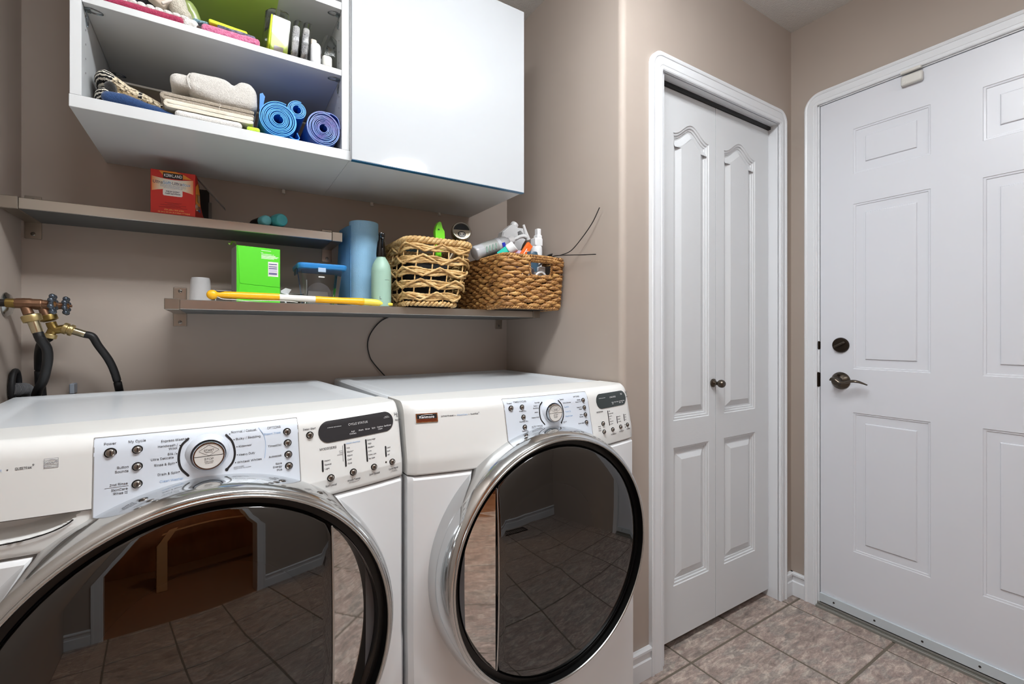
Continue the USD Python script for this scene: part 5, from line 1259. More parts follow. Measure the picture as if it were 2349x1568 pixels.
FB = frame_to((0.784, 1.500, 1.4110), (0.145, 0.0, 0.060))
cb = Thing('pump_bottle', 'clear lotion bottle with a white pump lying over the rim of the dense basket', 'bottle', loc=(0.80, 1.50, 1.40))
cb.add('bottle', FB(lathe([(0, 0.0), (0.022, 0.0), (0.0265, 0.004), (0.0272, 0.012), (0.0272, 0.118), (0.0262, 0.132), (0.0220, 0.146), (0.0150, 0.156), (0.0120, 0.162), (0, 0.162)], 36)), mat('lotion_clear', '#b4b6ba', 0.12, coat=0.5), smooth=60)
cb.add('label_sheet', FB(lathe([(0.0275, 0.036), (0.0275, 0.108)], 36)), mat('lotion_label', '#a2a5a2', 0.35), smooth=60)
cb.add('label_band', FB(lathe([(0.0277, 0.100), (0.0277, 0.113)], 36)), mat('label_pale', '#c3c6cc', 0.35), smooth=60)
cb.add('label_bar', ext(Polygon([(0.8860, 1.4560), (0.8985, 1.4610), (0.9040, 1.4460), (0.8920, 1.4410)]), 0.001, 'xz', (0, 1.4715, 0)), mat('label_blue', '#2230b0', 0.4))
for k in range(4):
    cb.add('label_mark', ext(LineString([(0.822 + 0.013 * k, 1.4265 + 0.0055 * k + 0.009), (0.824 + 0.013 * k, 1.4265 + 0.0055 * k - 0.008)]).buffer(0.0022), 0.0008, 'xz', (0, 1.4722, 0)), mat('label_green_grey', '#86a597', 0.5))
pu = cb.add('pump_collar', FB(lathe([(0, 0.158), (0.0150, 0.158), (0.0158, 0.162), (0.0158, 0.180), (0.0120, 0.184), (0.0065, 0.185), (0.0060, 0.202), (0, 0.202)], 28)), whp, smooth=50)
cb.add('pump_head', tube(smoothpath([(0.966, 1.500, 1.4860), (0.985, 1.500, 1.4960), (1.003, 1.500, 1.5000), (1.017, 1.500, 1.4960)], 6), np.interp(np.linspace(0, 1, 19), [0, 0.5, 0.8, 1], [0.0070, 0.0075, 0.0085, 0.0090]), 14), whp, parent=pu, smooth=60)
cb.add('pump_spout', tube(smoothpath([(1.0230, 1.500, 1.4880), (1.0150, 1.499, 1.5040), (1.0070, 1.498, 1.5240), (1.0000, 1.498, 1.5440)], 6), np.interp(np.linspace(0, 1, 19), [0, 0.3, 0.7, 1], [0.0100, 0.0090, 0.0060, 0.0050]), 14), whp, parent=pu, smooth=60)
jg = Thing('handled_jug', 'white plastic jug with a finger handle, tilted behind the lotion bottle', 'jug', loc=(1.0, 1.58, 1.45))
jp = Polygon([(0.9466, 1.5232), (0.9933, 1.5600), (1.0187, 1.5475), (1.0530, 1.5480), (1.0655, 1.5309), (1.0640, 1.5154), (1.0398, 1.4800), (1.0200, 1.4300), (0.9600, 1.4300), (0.9327, 1.4710)]).buffer(-0.004).buffer(0.004)
jh = Polygon([(1.0250, 1.5317), (1.0355, 1.5241), (1.0292, 1.5146), (1.0187, 1.5186), (1.0176, 1.5273)]).buffer(0.0012)
jg.add('jug', join(ext(jp.difference(jh), 0.030, 'xzback', (0, 1.566, 0)), ext(jp.buffer(-0.003).difference(jh.buffer(0.003)), 0.042, 'xzback', (0, 1.560, 0)), ext(jp.buffer(-0.0012).difference(jh.buffer(0.0012)), 0.036, 'xzback', (0, 1.563, 0))), whp, smooth=35)
jg.add('cap', xf(lathe([(0, -0.002), (0.0150, -0.002), (0.0160, 0.001), (0.0160, 0.0100), (0.0145, 0.0125), (0, 0.013)], 30, 'z'), (1.0070, 1.580, 1.5555), ry=33), whp, smooth=40)
sn = Thing('nozzle_bottle', 'upright white bottle with a square flip nozzle in the dense basket', 'bottle', loc=(1.022, 1.440, 1.36))
sn.add('bottle', lathe([(0, LS + 0.007), (0.0195, LS + 0.007), (0.0200, 1.395), (0.0215, 1.425), (0.0205, 1.445), (0.0185, 1.4500), (0, 1.4505)], 30, 'z', (1.0145, 1.43, 0)), whp, smooth=60)
hd = sn.add('head', rbox(0.9970, 1.0320, 1.4130, 1.4470, 1.4490, 1.4800, 0.004), whp)
sn.add('nozzle', join(rbox(1.0090, 1.0310, 1.4160, 1.4440, 1.4760, 1.4930, 0.004), rbox(1.0120, 1.0290, 1.4190, 1.4410, 1.4880, 1.5170, 0.004)), whp, parent=hd)
tu = Thing('cream_tube', 'turquoise tube with a white cap lying at the front of the dense basket', 'tube', loc=(0.895, 1.40, 1.39))
FT = frame_to((0.850, 1.425, 1.3960), (0.05, -0.045, 0.045))
tu.add('tube', FT(lathe([(0, 0), (0.0185, 0), (0.0190, 0.03), (0.0185, 0.040), (0, 0.040)], 28)), mat('turquoise', '#35c9b4', 0.35), smooth=50)
tu.add('cap', FT(lathe([(0, 0.038), (0.0205, 0.038), (0.0215, 0.042), (0.0210, 0.062), (0.0190, 0.066), (0.0150, 0.066), (0.0140, 0.0645), (0, 0.0642)], 28)), whp, smooth=40)
og = Thing('orange_packet', 'small orange cardboard packet standing askew in the dense basket', 'packet', loc=(0.95, 1.40, 1.38))
og.add('packet', xf(bx(-0.0125, 0.0125, -0.006, 0.006, -0.050, 0.040, 0.001), (0.9410, 1.400, 1.4165), ry=38, rz=8), mat('orange_card', '#ee6a22', 0.45))
og.add('printed_mark', xf(ext(unary_union([LineString([(-0.004, -0.012), (-0.004, 0.012)]).buffer(0.0014), LineString([(-0.004, 0.0), (0.006, 0.010)]).buffer(0.0010)]), 0.0006, 'xz', (0, -0.0060, 0)), (0.9410, 1.400, 1.4165), ry=38, rz=8), off)
solo('red_bottle_cap', lathe([(0, 1.376), (0.020, 1.376), (0.021, 1.388), (0.016, 1.396), (0, 1.397)], 28, 'z', (0.902, 1.378, 0)), mat('cap_red', '#c22a2c', 0.35), 'red bottle cap just above the rim of the dense basket', 'cap', smooth=50)
solo('purple_bottle', lathe([(0, LS + 0.007), (0.024, LS + 0.007), (0.025, 1.405), (0.018, 1.4240), (0.012, 1.430), (0, 1.431)], 28, 'z', (0.952, 1.450, 0)), mat('lilac_clear', '#c9aec6', 0.25), 'pale lilac bottle behind the orange packet', 'bottle', smooth=60)
solo('blue_bottle', lathe([(0, LS + 0.007), (0.024, LS + 0.007), (0.025, 1.400), (0.020, 1.418), (0, 1.420)], 28, 'z', (0.968, 1.395, 0)), mat('slate_blue', '#3d5668', 0.3), 'slate blue bottle between the orange packet and the upright white bottle', 'bottle', smooth=60)
solo('black_funnel', xf(lathe([(0.004, -0.03), (0.006, 0.0), (0.021, 0.024), (0.023, 0.026), (0.020, 0.026), (0.005, 0.001)], 28, 'z'), (1.052, 1.40, 1.390), ry=-24), blk, 'small black funnel at the right end of the dense basket', 'funnel', smooth=50)
for nm, x0, x1, z0, z1, y, m_, lb in (('grey_bottle', 0.918, 0.972, LS + 0.125, LS + 0.162, 1.375, mat('bottle_grey', '#77727c', 0.4), 'dark grey round bottle seen through the handle hole'),):
    solo(nm, xf(lathe([(0, -0.03), (0.026, -0.03), (0.027, 0.0), (0.020, 0.020), (0.008, 0.026), (0, 0.026)], 28), (0.940, 1.378, LS + 0.128)), m_, lb, 'bottle', smooth=60)
wc = Thing('white_sprayer', 'white sprayer trigger seen through the handle hole of the dense basket', 'sprayer', loc=(0.965, 1.35, LS + 0.11))
wc.add('body', rbox(0.945, 0.992, 1.345, 1.365, LS + 0.100, LS + 0.134, 0.006), whp)
wc.add('trigger', tube(smoothpath([(0.948, 1.344, LS + 0.118), (0.958, 1.340, LS + 0.130), (0.975, 1.340, LS + 0.132), (0.990, 1.342, LS + 0.122)], 5), 0.005, 8), whp)
wc.add('block', rbox(0.972, 0.998, 1.350, 1.370, LS + 0.130, LS + 0.155, 0.003), whp)
solo('white_box', rbox(0.912, 0.928, 1.340, 1.352, LS + 0.100, LS + 0.143, 0.002), whp, 'small white box at the left of the handle hole', 'box')

# wires and cables
wr_ = Thing('stiff_wires', 'two thin dark stiff wires poking out to the right from the dense basket', 'wire', loc=(1.01, 1.40, 1.37))
for pts, lb in (([(1.010, 1.41, 1.372), (1.020, 1.340, 1.3975), (1.029, 1.300, 1.4000), (1.038, 1.255, 1.410), (1.046, 1.205, 1.448), (1.051, 1.160, 1.490), (1.053, 1.128, 1.533)], 'thin dark stiff wire curving up to the right out of the dense basket'), ([(1.000, 1.41, 1.370), (1.016, 1.340, 1.3970), (1.027, 1.300, 1.3985), (1.040, 1.250, 1.394), (1.048, 1.200, 1.388), (1.052, 1.145, 1.382)], 'thin dark stiff wire poking sideways out of the dense basket')):
    wr_.add('wire', tube(smoothpath(pts, 10), 0.0016, 8), blk, smooth=True)
solo('power_cable', tube(smoothpath([(0.600, 1.7345, 1.1950), (0.552, 1.7330, 1.1860), (0.515, 1.7320, 1.1690), (0.4892, 1.7310, 1.1440), (0.4690, 1.7310, 1.1110), (0.4625, 1.7310, 1.0780), (0.4680, 1.7300, 1.0420), (0.4815, 1.7300, 1.0140), (0.5235, 1.7250, 0.9630), (0.58, 1.722, 0.91)], 10), 0.0021, 8), blk, 'thin black cable looping down the back wall from the lower shelf', 'cable', smooth=True)

# ---------------------------------------------------------------- water taps and hoses on the left wall
copper = mat('copper_brown', '#86644c', 0.4, metal=0.75, var='#6a4c39', vscale=40)
brass = mat('brass_aged', '#a38a52', 0.32, metal=0.95, var='#8a7440', vscale=25)
brass_pale = mat('brass_pale', '#c2ae7c', 0.35, metal=0.9)
ferr = mat('ferrule_metal', '#cfc5a6', 0.25, metal=1.0)
gun = mat('wheel_grey', '#5a626c', 0.3, metal=0.8)
rub = mat('hose_black', '#0d0d0f', 0.5, bump=0.2, bscale=500, bdist=0.0006)


def along(p, d, prof, n=20):
    return frame_to(p, d)(lathe(prof, n))


def tap(label, y, z, hx, spout, front):
    T = Thing('water_tap', label, 'tap', loc=(XL, y, z))
    T.add('flange', lathe([(0.0, 0.0005), (0.0290, 0.0005), (0.0300, 0.003), (0.0240, 0.010), (0.0135, 0.014), (0.0, 0.014)], 36, 'x', (XL, y, z)), mat('flange_chrome', '#b9bbba', 0.2, metal=1.0), smooth=50)
    T.add('pipe', lathe([(0, 0), (0.0085, 0), (0.0085, 0.034), (0, 0.034)], 24, 'x', (XL + 0.004, y, z)), mat('pipe_dark', '#2c2826', 0.4, metal=0.6))
    T.add('union', lathe([(0, 0), (0.0100, 0), (0.0105, 0.002), (0.0105, 0.016), (0.0098, 0.017), (0, 0.017)], 6 if False else 24, 'x', (XL + 0.036, y, z)), brass)
    b = T.add('tap_body', lathe([(0, 0), (0.0105, 0), (0.0118, 0.004), (0.0125, 0.016), (0.0125, 0.026), (0.0112, 0.030), (0.0112, 0.044), (0.0100, 0.046), (0.0060, 0.048), (0, 0.048)], 10, 'x', (XL + 0.050, y, z)), copper, smooth=25)
    T.add('bonnet', lathe([(0, 0), (0.0090, 0), (0.0085, 0.010), (0.0055, 0.013), (0.0035, 0.014), (0.0035, 0.026), (0, 0.026)], 12, 'x', (XL + 0.096, y, z)), copper, parent=b)
    T.add('spout', along((XL + 0.066, y, z - 0.004), spout, [(0.0085, 0), (0.0095, 0.012), (0.0100, 0.022), (0, 0.022)]), copper, parent=b)
    # star wheel facing +x
    w = []
    ring = [(hx, y + 0.0160 * math.cos(a), z + 0.0160 * math.sin(a)) for a in np.linspace(0, 2 * PI, 48, endpoint=False)]
    w.append(tube(ring, 0.0042, 8, closed=True, up=(1, 0, 0)))
    for k in range(8):
        a = k * PI / 4 + 0.3
        w.append(xf(trimesh.creation.icosphere(1, 0.0062), (hx, y + 0.0190 * math.cos(a), z + 0.0190 * math.sin(a))))
    hw = T.add('hand_wheel', join(*w), gun, smooth=50)
    for k in range(4):
        a = k * PI / 2 + 0.5
        T.add('spoke', tube([(hx, y, z), (hx + 0.001, y + 0.015 * math.cos(a), z + 0.015 * math.sin(a))], 0.0032, 8), gun, parent=hw)
    T.add('hub', lathe([(0, -0.006), (0.0075, -0.006), (0.0080, 0.003), (0.0050, 0.006), (0, 0.006)], 12, 'x', (hx, y, z)), mat('hub_copper', '#a0764e', 0.35, metal=1.0), parent=hw)
    return T, b


FY, RY = 1.500, 1.625
T1, b1_ = tap('front copper water tap with a grey star wheel on the left wall', FY, 1.1885, -0.3325, (0.35, 0.0, -1.0), True)
d1 = np.array((0.30, 0.0, -1.0)); d1 /= np.linalg.norm(d1)
p1 = np.array((-0.3700, FY, 1.1620))
T1.add('coupling', along(p1, d1, [(0, 0), (0.0165, 0), (0.0178, 0.0020), (0.0178, 0.0090), (0.0170, 0.0150), (0.0120, 0.0165), (0, 0.0165)], 28), brass_pale, parent=b1_, smooth=40)
h1 = Thing('water_hose', 'thick black hose hanging from the front water tap', 'hose', loc=(-0.36, FY, 1.14))
h1.add('ferrule', along(p1 + d1 * 0.0150, d1, [(0, 0), (0.0095, 0), (0.0105, 0.002), (0.0105, 0.026), (0.0095, 0.028), (0, 0.028)], 24), ferr, smooth=40)
h1.add('hose', tube(smoothpath([p1 + d1 * 0.040, p1 + d1 * 0.058, (-0.3460, FY + 0.012, 1.0850), (-0.3490, FY + 0.035, 1.0600), (-0.3590, FY + 0.065, 1.0300), (-0.3740, FY + 0.105, 1.0000), (-0.3920, FY + 0.138, 0.9700), (-0.3990, 1.655, 0.9350), (-0.400, 1.675, 0.84)], 8), 0.0098, 16), rub, smooth=True)
T2, b2_ = tap('rear copper water tap with a brass splitter on the left wall', RY, 1.1905, -0.3350, (0.35, 0.0, -1.0), False)
q0 = np.array((-0.3700, RY, 1.1660))
T2.add('coupling', along(q0, d1, [(0, 0), (0.0165, 0), (0.0175, 0.002), (0.0175, 0.013), (0.0120, 0.016), (0, 0.016)], 28), brass, parent=b2_, smooth=40)
q1 = np.array((-0.3640, RY, 1.1480))
sp2 = Thing('hose_splitter', 'aged brass two-way hose splitter under the rear water tap', 'hose splitter', loc=tuple(q1))
y0 = sp2.add('body', join(tube(smoothpath([q1, q1 + (0.003, 0, -0.010), (-0.3550, RY, 1.1290), (-0.3400, RY, 1.1345 - 0.003), (-0.3320, RY, 1.1300)], 6), 0.0105, 16), tube(smoothpath([q1 + (0.003, 0, -0.010), (-0.3600, RY, 1.1300), (-0.3655, RY, 1.1150)], 6), 0.0100, 16)), brass, smooth=True)
d2v = np.array((0.90, 0.0, -0.36)); d2v /= np.linalg.norm(d2v)
q2 = np.array((-0.3410, RY, 1.1340))
sp2.add('coupling', along(q2, d2v, [(0, 0), (0.0140, 0), (0.0150, 0.002), (0.0150, 0.009), (0.0120, 0.010), (0.0120, 0.013), (0.0150, 0.014), (0.0150, 0.020), (0.0100, 0.022), (0, 0.022)], 24), brass_pale, smooth=40)
sp2.add('coupling', along((-0.3645, RY, 1.1180), (-0.25, 0, -1.0), [(0, 0), (0.0130, 0), (0.0140, 0.002), (0.0140, 0.010), (0.0100, 0.012), (0, 0.012)], 24), brass_pale, smooth=40)
h2 = Thing('water_hose', 'black hose arching right from the brass splitter down behind the washing machine', 'hose', loc=(-0.31, RY, 1.12))
q3 = q2 + d2v * 0.0210
h2.add('ferrule', along(q3, d2v, [(0, 0), (0.0085, 0), (0.0095, 0.002), (0.0095, 0.024), (0.0085, 0.026), (0, 0.026)], 24), ferr, smooth=40)
h2.add('hose', tube(smoothpath([q3 + d2v * 0.024, q3 + d2v * 0.040, (-0.2735, RY + 0.004, 1.0880), (-0.2540, RY + 0.012, 1.0500), (-0.2430, RY + 0.022, 1.0150), (-0.2360, RY + 0.035, 0.9720), (-0.2330, 1.700, 0.90), (-0.232, 1.705, 0.78)], 8), 0.0092, 16), rub, smooth=True)
h3 = Thing('water_hose', 'black hose dropping from the splitter, half hidden behind the front hose', 'hose', loc=(-0.37, RY, 1.10))
h3.add('hose', tube(smoothpath([(-0.3680, RY, 1.1090), (-0.3830, RY + 0.015, 1.0950), (-0.3950, RY + 0.045, 1.0680), (-0.4010, RY + 0.070, 1.0300), (-0.4020, RY + 0.078, 0.9900), (-0.4000, 1.706, 0.95), (-0.396, 1.712, 0.84)], 8), 0.0105, 16), rub, smooth=True)
dh = Thing('drain_hose', 'ribbed grey drain hose curling behind the washing machine at the left wall', 'hose', loc=(-0.41, 1.66, 0.98))
cpath = smoothpath([(-0.441, 1.640, 0.9790), (-0.432, 1.655, 0.9780), (-0.430, 1.672, 0.9760), (-0.428, 1.690, 0.9740), (-0.428, 1.704, 0.962), (-0.428, 1.710, 0.92)], 26)
dh.add('hose', tube(cpath, 0.0150 + 0.0016 * np.sign(np.sin(np.arange(len(cpath)) * 1.35)), 18), mat('drain_grey', '#6e6f72', 0.5), smooth=20)
hp_ = Thing('hose_hook', 'black plastic ring holding the drain hose at the left wall', 'hose hook', loc=(-0.43, 1.66, 0.99))
hp_.add('ring', tube([(-0.4370 + 0.0, 1.660 + 0.0240 * math.cos(a), 0.9850 + 0.0400 * math.sin(a)) for a in np.linspace(0, 2 * PI, 40, endpoint=False)], 0.0065, 10, closed=True, up=(1, 0, 0)), blk, smooth=True)
hp_.add('socket', lathe([(0, 0.0005), (0.0185, 0.0005), (0.0185, 0.003), (0, 0.003)], 30, 'x', (XL, 1.660, 0.985)), dk)
solo('grey_bracket', bx(-0.345, -0.335, 1.700, YB, 0.955, 0.9830, 0.002), mat('bracket_grey', '#8d95a0', 0.4), 'small grey plastic bracket behind the hoses', 'bracket')

# ---------------------------------------------------------------- linen and packs in the open cabinet
def cloth(name, col, var, bs=420.0, strength=0.6, dist=0.003, stretch=(1, 1, 1), vs=330.0):
    return mat(name, col, 0.95, var=var, vscale=vs, bump=strength, bscale=bs, bdist=dist, stretch=stretch, sheen=0.3)


def loop_fold(x0, x1, z0, z1, y0, y1, t, seed, amp=0.003, slope=0.0, turn='l'):
    """A towel folded over once: a flat U in profile (bend at the left or right), run back from y0 to y1, roughened."""
    h = (z1 - z0 - t) / 2
    n = 26
    xs = np.linspace(x1, x0 + h, n)
    lo = [(x, z0 + t / 2) for x in xs]
    bend = [(x0 + h - h * math.sin(a), z0 + t / 2 + h - h * math.cos(a)) for a in np.linspace(0, PI, 12)]
    hi = [(x, z1 - t / 2) for x in xs[::-1]]
    line = np.array(lo + bend[1:-1] + hi)
    if turn == 'r':
        line[:, 0] = x0 + x1 - line[:, 0]
    g = LineString(line).buffer(t / 2 * 0.98, 4)
    v, f = ext(g, 1.0, 'xzback')
    k = m3.Manifold(m3.Mesh(np.stack([v[:, 0], y0 + v[:, 1] * (y1 - y0), v[:, 2]], 1).astype(np.float32), f.astype(np.uint32)))
    try:
        v, f = arr(k.refine_to_length(0.008))
    except Exception:
        v, f = np.stack([v[:, 0], y0 + v[:, 1] * (y1 - y0), v[:, 2]], 1), f
    nr = trimesh.Trimesh(v, f, process=False).vertex_normals
    v = v + nr * ((meshkit.fbm(v * 26, 3, seed) - 0.5) * 2 * amp)[:, None]
    v[:, 2] += slope * (v[:, 0] - x0)
    return v, f


def pad(x0, x1, y0, y1, z0, z1, r, amp, seed, slope=0.0, ref=0.007, scale=30.0):
    v, f = disp(rbox(x0, x1, y0, y1, z0, z1, r, 16), amp, scale, seed, ref)
    v[:, 2] += slope * (v[:, 0] - x0)
    return v, f


CB = 1.6345                       # cabinet floor
CS = 1.8562                       # first shelf
grey_t = cloth('terry_grey', '#bcb8b2', '#d6d3cd')
cream_t = cloth('terry_cream', '#cfc8bb', '#e4dfd4')
tan_t = cloth('towel_tan', '#8f8577', '#a89d8d', 500, 0.6)
white_t = cloth('terry_white', '#d2d0cc', '#ebe9e5')
waffle = mat('waffle_cloth', '#cdc6b6', 0.95, var='#e0dacb', vscale=40)
tw = Thing('folded_towel', 'thick grey terry towel on top of the towel pile', 'towel', loc=(-0.01, 1.45, CB + 0.06))
a_, b_ = disp(rbox(-0.0700, 0.0825, CF + 0.006, CF + 0.24, CB + 0.0560, CB + 0.1080, 0.019, 24), 0.0022, 34, 4, 0.0055)
up_ = np.clip((a_[:, 2] - (CB + 0.056)) / 0.052, 0, 1)
a_[:, 2] += up_ * (0.010 + 0.005 * np.sin((a_[:, 0] + 0.07) * 30) + 0.013 * np.exp(-((a_[:, 0] - 0.058) / 0.024) ** 2) - 0.010 * np.exp(-((a_[:, 0] - 0.030) / 0.010) ** 2))
a_[:, 2] += (1 - up_) * np.clip((0.0 - a_[:, 0]) / 0.07, 0, 1) ** 1.3 * 0.015
tw.add('towel', (a_, b_), grey_t, smooth=True)
a_, b_ = disp(rbox(-0.1010, -0.0500, CF + 0.008, CF + 0.22, CB + 0.0740, CB + 0.1080, 0.0150, 20), 0.0018, 40, 8, 0.0055)
tw.add('fold', (a_, b_), grey_t, smooth=True)
tw.add('hem', tube(smoothpath([(-0.0610, CF + 0.0085, CB + 0.1100), (-0.0655, CF + 0.0055, CB + 0.098), (-0.0640, CF + 0.0045, CB + 0.084), (-0.0590, CF + 0.0060, CB + 0.0720)], 8), 0.0016, 8), grey_t, smooth=True)
solo('folded_towel', loop_fold(-0.1150, 0.0710, CB + 0.0375, CB + 0.0550, CF + 0.012, CF + 0.23, 0.0080, 11, 0.0014, -0.00, 'l'), tan_t, 'thin tan towel with a bent-up edge below the thick grey towel', 'towel', smooth=True)
solo('folded_towel', loop_fold(-0.1080, 0.0690, CB + 0.0185, CB + 0.0368, CF + 0.006, CF + 0.23, 0.0088, 15, 0.0012, 0.0, 'l'), waffle, 'cream waffle-weave towel third from the top of the towel pile', 'towel', smooth=True)
solo('folded_towel', pad(-0.0900, 0.0480, CF + 0.004, CF + 0.22, CB + 0.0005, CB + 0.0175, 0.0080, 0.0010, 19, 0.0, 0.006, 40), white_t, 'white terry towel at the bottom of the towel pile', 'towel', smooth=True)
solo('tangled_thread', tube(smoothpath([(0.000, CF + 0.003, CB + 0.052), (0.002, CF + 0.001, CB + 0.046), (-0.001, CF, CB + 0.040), (0.001, CF + 0.001, CB + 0.032)], 6), 0.0005, 5), cream_t, 'loose pale thread hanging from the thick grey towel', 'thread', smooth=True)
solo('lime_cloth', pad(0.058, 0.088, CF + 0.006, CF + 0.10, CB + 0.0005, CB + 0.0130, 0.005, 0.002, 5), cloth('cloth_lime', '#b5dc2c', '#c8ea4a'), 'scrap of lime green cloth between the towels and the blue rolls', 'cloth', smooth=True)

# black and cream knitted rug, rolled, with a navy towel on it
n, l = {}, []
n['g'] = ('geometry', {}); n['s'] = ('separate_xyz', {}); l.append(('g.position', 's.vector'))
n['w'] = ('wave_texture', {'bands_direction': 'z', 'scale': 42.0, 'distortion': 2.5, 'detail': 2.0, 'detail_scale': 6.0}); l.append(('g.position', 'w.vector'))
n['k'] = ('voronoi_texture', {'scale': 190.0}); l.append(('g.position', 'k.vector'))
n['rw'] = ('rgb_ramp', {'ramp': [(0.58, C('#0c0b0b')), (0.66, C('#d9d2c4'))]}); l.append(('w.fac', 'rw.fac'))
n['rk'] = ('rgb_ramp', {'ramp': [(0.0, C('#e2d6bd')), (0.55, C('#dcccae')), (0.9, C('#3a3025'))]}); l.append(('k.distance', 'rk.fac'))
n['nz'] = ('noise_texture', {'scale': 30.0, 'detail': 2.0}); l.append(('g.position', 'nz.vector'))
n['ax'] = ('math', {'math_type': 'multiply_add', 'value2': 0.03, 'value3': -0.015}); l.append(('nz.fac', 'ax.value1'))
n['sx'] = ('math', {'math_type': 'add'}); l += [('s.x', 'sx.value1'), ('ax.value', 'sx.value2')]
n['st'] = ('rgb_ramp', {'interpolate': False, 'ramp': [(0.0, (0, 0, 0)), (0.28, (1, 1, 1)), (0.58, (0, 0, 0)), (0.63, (1, 1, 1)), (0.88, (0, 0, 0)), (0.92, (1, 1, 1))]})
n['mr'] = ('map_range', {'from_min': -0.25, 'from_max': -0.11}); l += [('sx.value', 'mr.value'), ('mr.result', 'st.fac')]
n['x'] = ('mix', {}); l += [('st.color', 'x.fac'), ('rw.color', 'x.color1'), ('rk.color', 'x.color2')]
n['b'] = ('bump', {'strength': 1.0, 'distance': 0.003}); l += [('k.distance', 'b.height'), ('b.normal', 'p.normal')]
n['p'] = ('principled_bsdf', {'roughness': 0.95}); l.append(('x.color', 'p.base_color'))
knit = usdkit.material(stage, '/World/Looks/knit_black_cream', n, l, surface='p.BSDF')
rug = Thing('rolled_rug', 'black and cream woven rug rolled up at the left end of the cabinet', 'rug', loc=(-0.20, 1.43, CB))


def blob(pts, rads, seed, amp=0.0025, ref=0.007):
    parts = []
    for k in range(len(pts) - 1):
        parts.append(m3.Manifold.batch_hull([m3.Manifold.sphere(rads[k], 20).translate(pts[k]), m3.Manifold.sphere(rads[k + 1], 20).translate(pts[k + 1])]))
    m = m3.Manifold.batch_boolean(parts, m3.OpType.Add)
    return disp(m, amp, 32, seed, ref)


ya_ = CF + 0.032
sx_ = lambda m, k=2.6: (np.column_stack([m[0][:, 0], (m[0][:, 1] - ya_) * k + CF + (0.040 if k > 2 else 0.012 if k > 1.2 else -0.002) + 0.026 * k, m[0][:, 2]]), m[1])
rug.add('roll', sx_(blob([(-0.2240, ya_, CB + 0.0770), (-0.1880, ya_, CB + 0.060), (-0.1430, ya_, CB + 0.047), (-0.1000, ya_, CB + 0.034)], [0.0255, 0.020, 0.017, 0.013], 3)), knit, smooth=True)
rug.add('roll', sx_(blob([(-0.2200, ya_, CB + 0.0310), (-0.1900, ya_, CB + 0.0270), (-0.1080, ya_, CB + 0.016)], [0.0300, 0.026, 0.0150], 5)), knit, smooth=True)
rug.add('tuck', sx_(blob([(-0.2130, ya_ + 0.002, CB + 0.052), (-0.2100, ya_ + 0.002, CB + 0.036)], [0.010, 0.011], 7), 1.3), cloth('knit_black', '#0f0e0e', '#1c1a19'), smooth=True)
solo('navy_towel', sx_(blob([(-0.2120, ya_, CB + 0.0180), (-0.1850, ya_, CB + 0.0185), (-0.1500, ya_, CB + 0.0130), (-0.1150, ya_, CB + 0.0095), (-0.0930, ya_, CB + 0.0060)], [0.0140, 0.0145, 0.0120, 0.0090, 0.0050], 9, 0.002), 1.01), cloth('terry_navy', '#16345f', '#24497c'), 'navy blue terry towel lying in front of the black and cream rug', 'towel', smooth=True)
for k, (x, r) in enumerate(()):
    pass

# blue rolls
roll_b = mat('bag_blue', '#1c79cf', 0.3, coat=0.3)
roll_c = mat('bag_cyan', '#3aa0dc', 0.35)


def spiral_roll(name, label, cx, cz, R, r0, turns, y0, y1, m_, m_alt, tail=None, sq=1.0, seed=0):
    T = Thing(name, label, 'roll', loc=(cx, y0, cz - R))
    n_ = int(turns * 40)
    t = np.linspace(0, turns * 2 * PI, n_)
    rr_ = np.random.default_rng(seed)
    wob = 1 + 0.06 * (meshkit.noise(np.stack([t * 0.9, t * 0 + seed, t * 0], 1), seed) - 0.5)
    rad = (r0 + (R - r0) * t / t[-1]) * wob
    p = np.stack([cx + rad * np.cos(-t + 1.2), cz + sq * rad * np.sin(-t + 1.2)], 1)
    pitch = (R - r0) / turns
    cut_ = n_ // 2
    T.add('film', ext(LineString(p).buffer(pitch * 0.36, 3), y1 - y0, 'xzback', (0, y0, 0)), m_, smooth=45)
    T.add('film_edge', ext(LineString(p[::1] * 1.0).buffer(pitch * 0.13, 2), 0.0012, 'xzback', (0, y0 - 0.0008, 0)), m_alt, smooth=False)
    if tail is not None:
        T.add('loose_end', ext(LineString(smoothpath([(a, b, 0) for a, b in tail], 8)[:, :2]).buffer(0.0012, 3), y1 - y0 - 0.01, 'xzback', (0, y0 + 0.004, 0)), m_, smooth=45)
    return T


spiral_roll('bag_roll', 'large bright blue plastic roll beside the towels', 0.1310, CB + 0.0465, 0.0455, 0.0110, 9, CF + 0.006, CF + 0.30, roll_b, mat('bag_edge', '#5cc0ea', 0.4), [(0.1560, CB + 0.0100), (0.172, CB + 0.004), (0.181, CB + 0.009), (0.176, CB + 0.022)], 1.0, 2)
spiral_roll('bag_roll', 'small blue plastic roll lying on top between the two large rolls', 0.1800, CB + 0.0975, 0.0245, 0.0100, 4, CF + 0.040, CF + 0.28, roll_b, MATS['bag_edge'], None, 1.0, 5)
spiral_roll('bag_roll', 'large blue and purple streaked plastic roll at the right end of the cabinet', 0.2420, CB + 0.0490, 0.0445, 0.0095, 10, CF + 0.006, CF + 0.30, mat('bag_blue_violet', '#2464b4', 0.35, var='#4a4a90', vscale=14), mat('bag_edge_violet', '#7fb8e2', 0.4, var='#8a6ab0', vscale=30), [(0.2420, CB + 0.0955), (0.262, CB + 0.0960), (0.280, CB + 0.0860), (0.2862, CB + 0.060)], 1.06, 9)
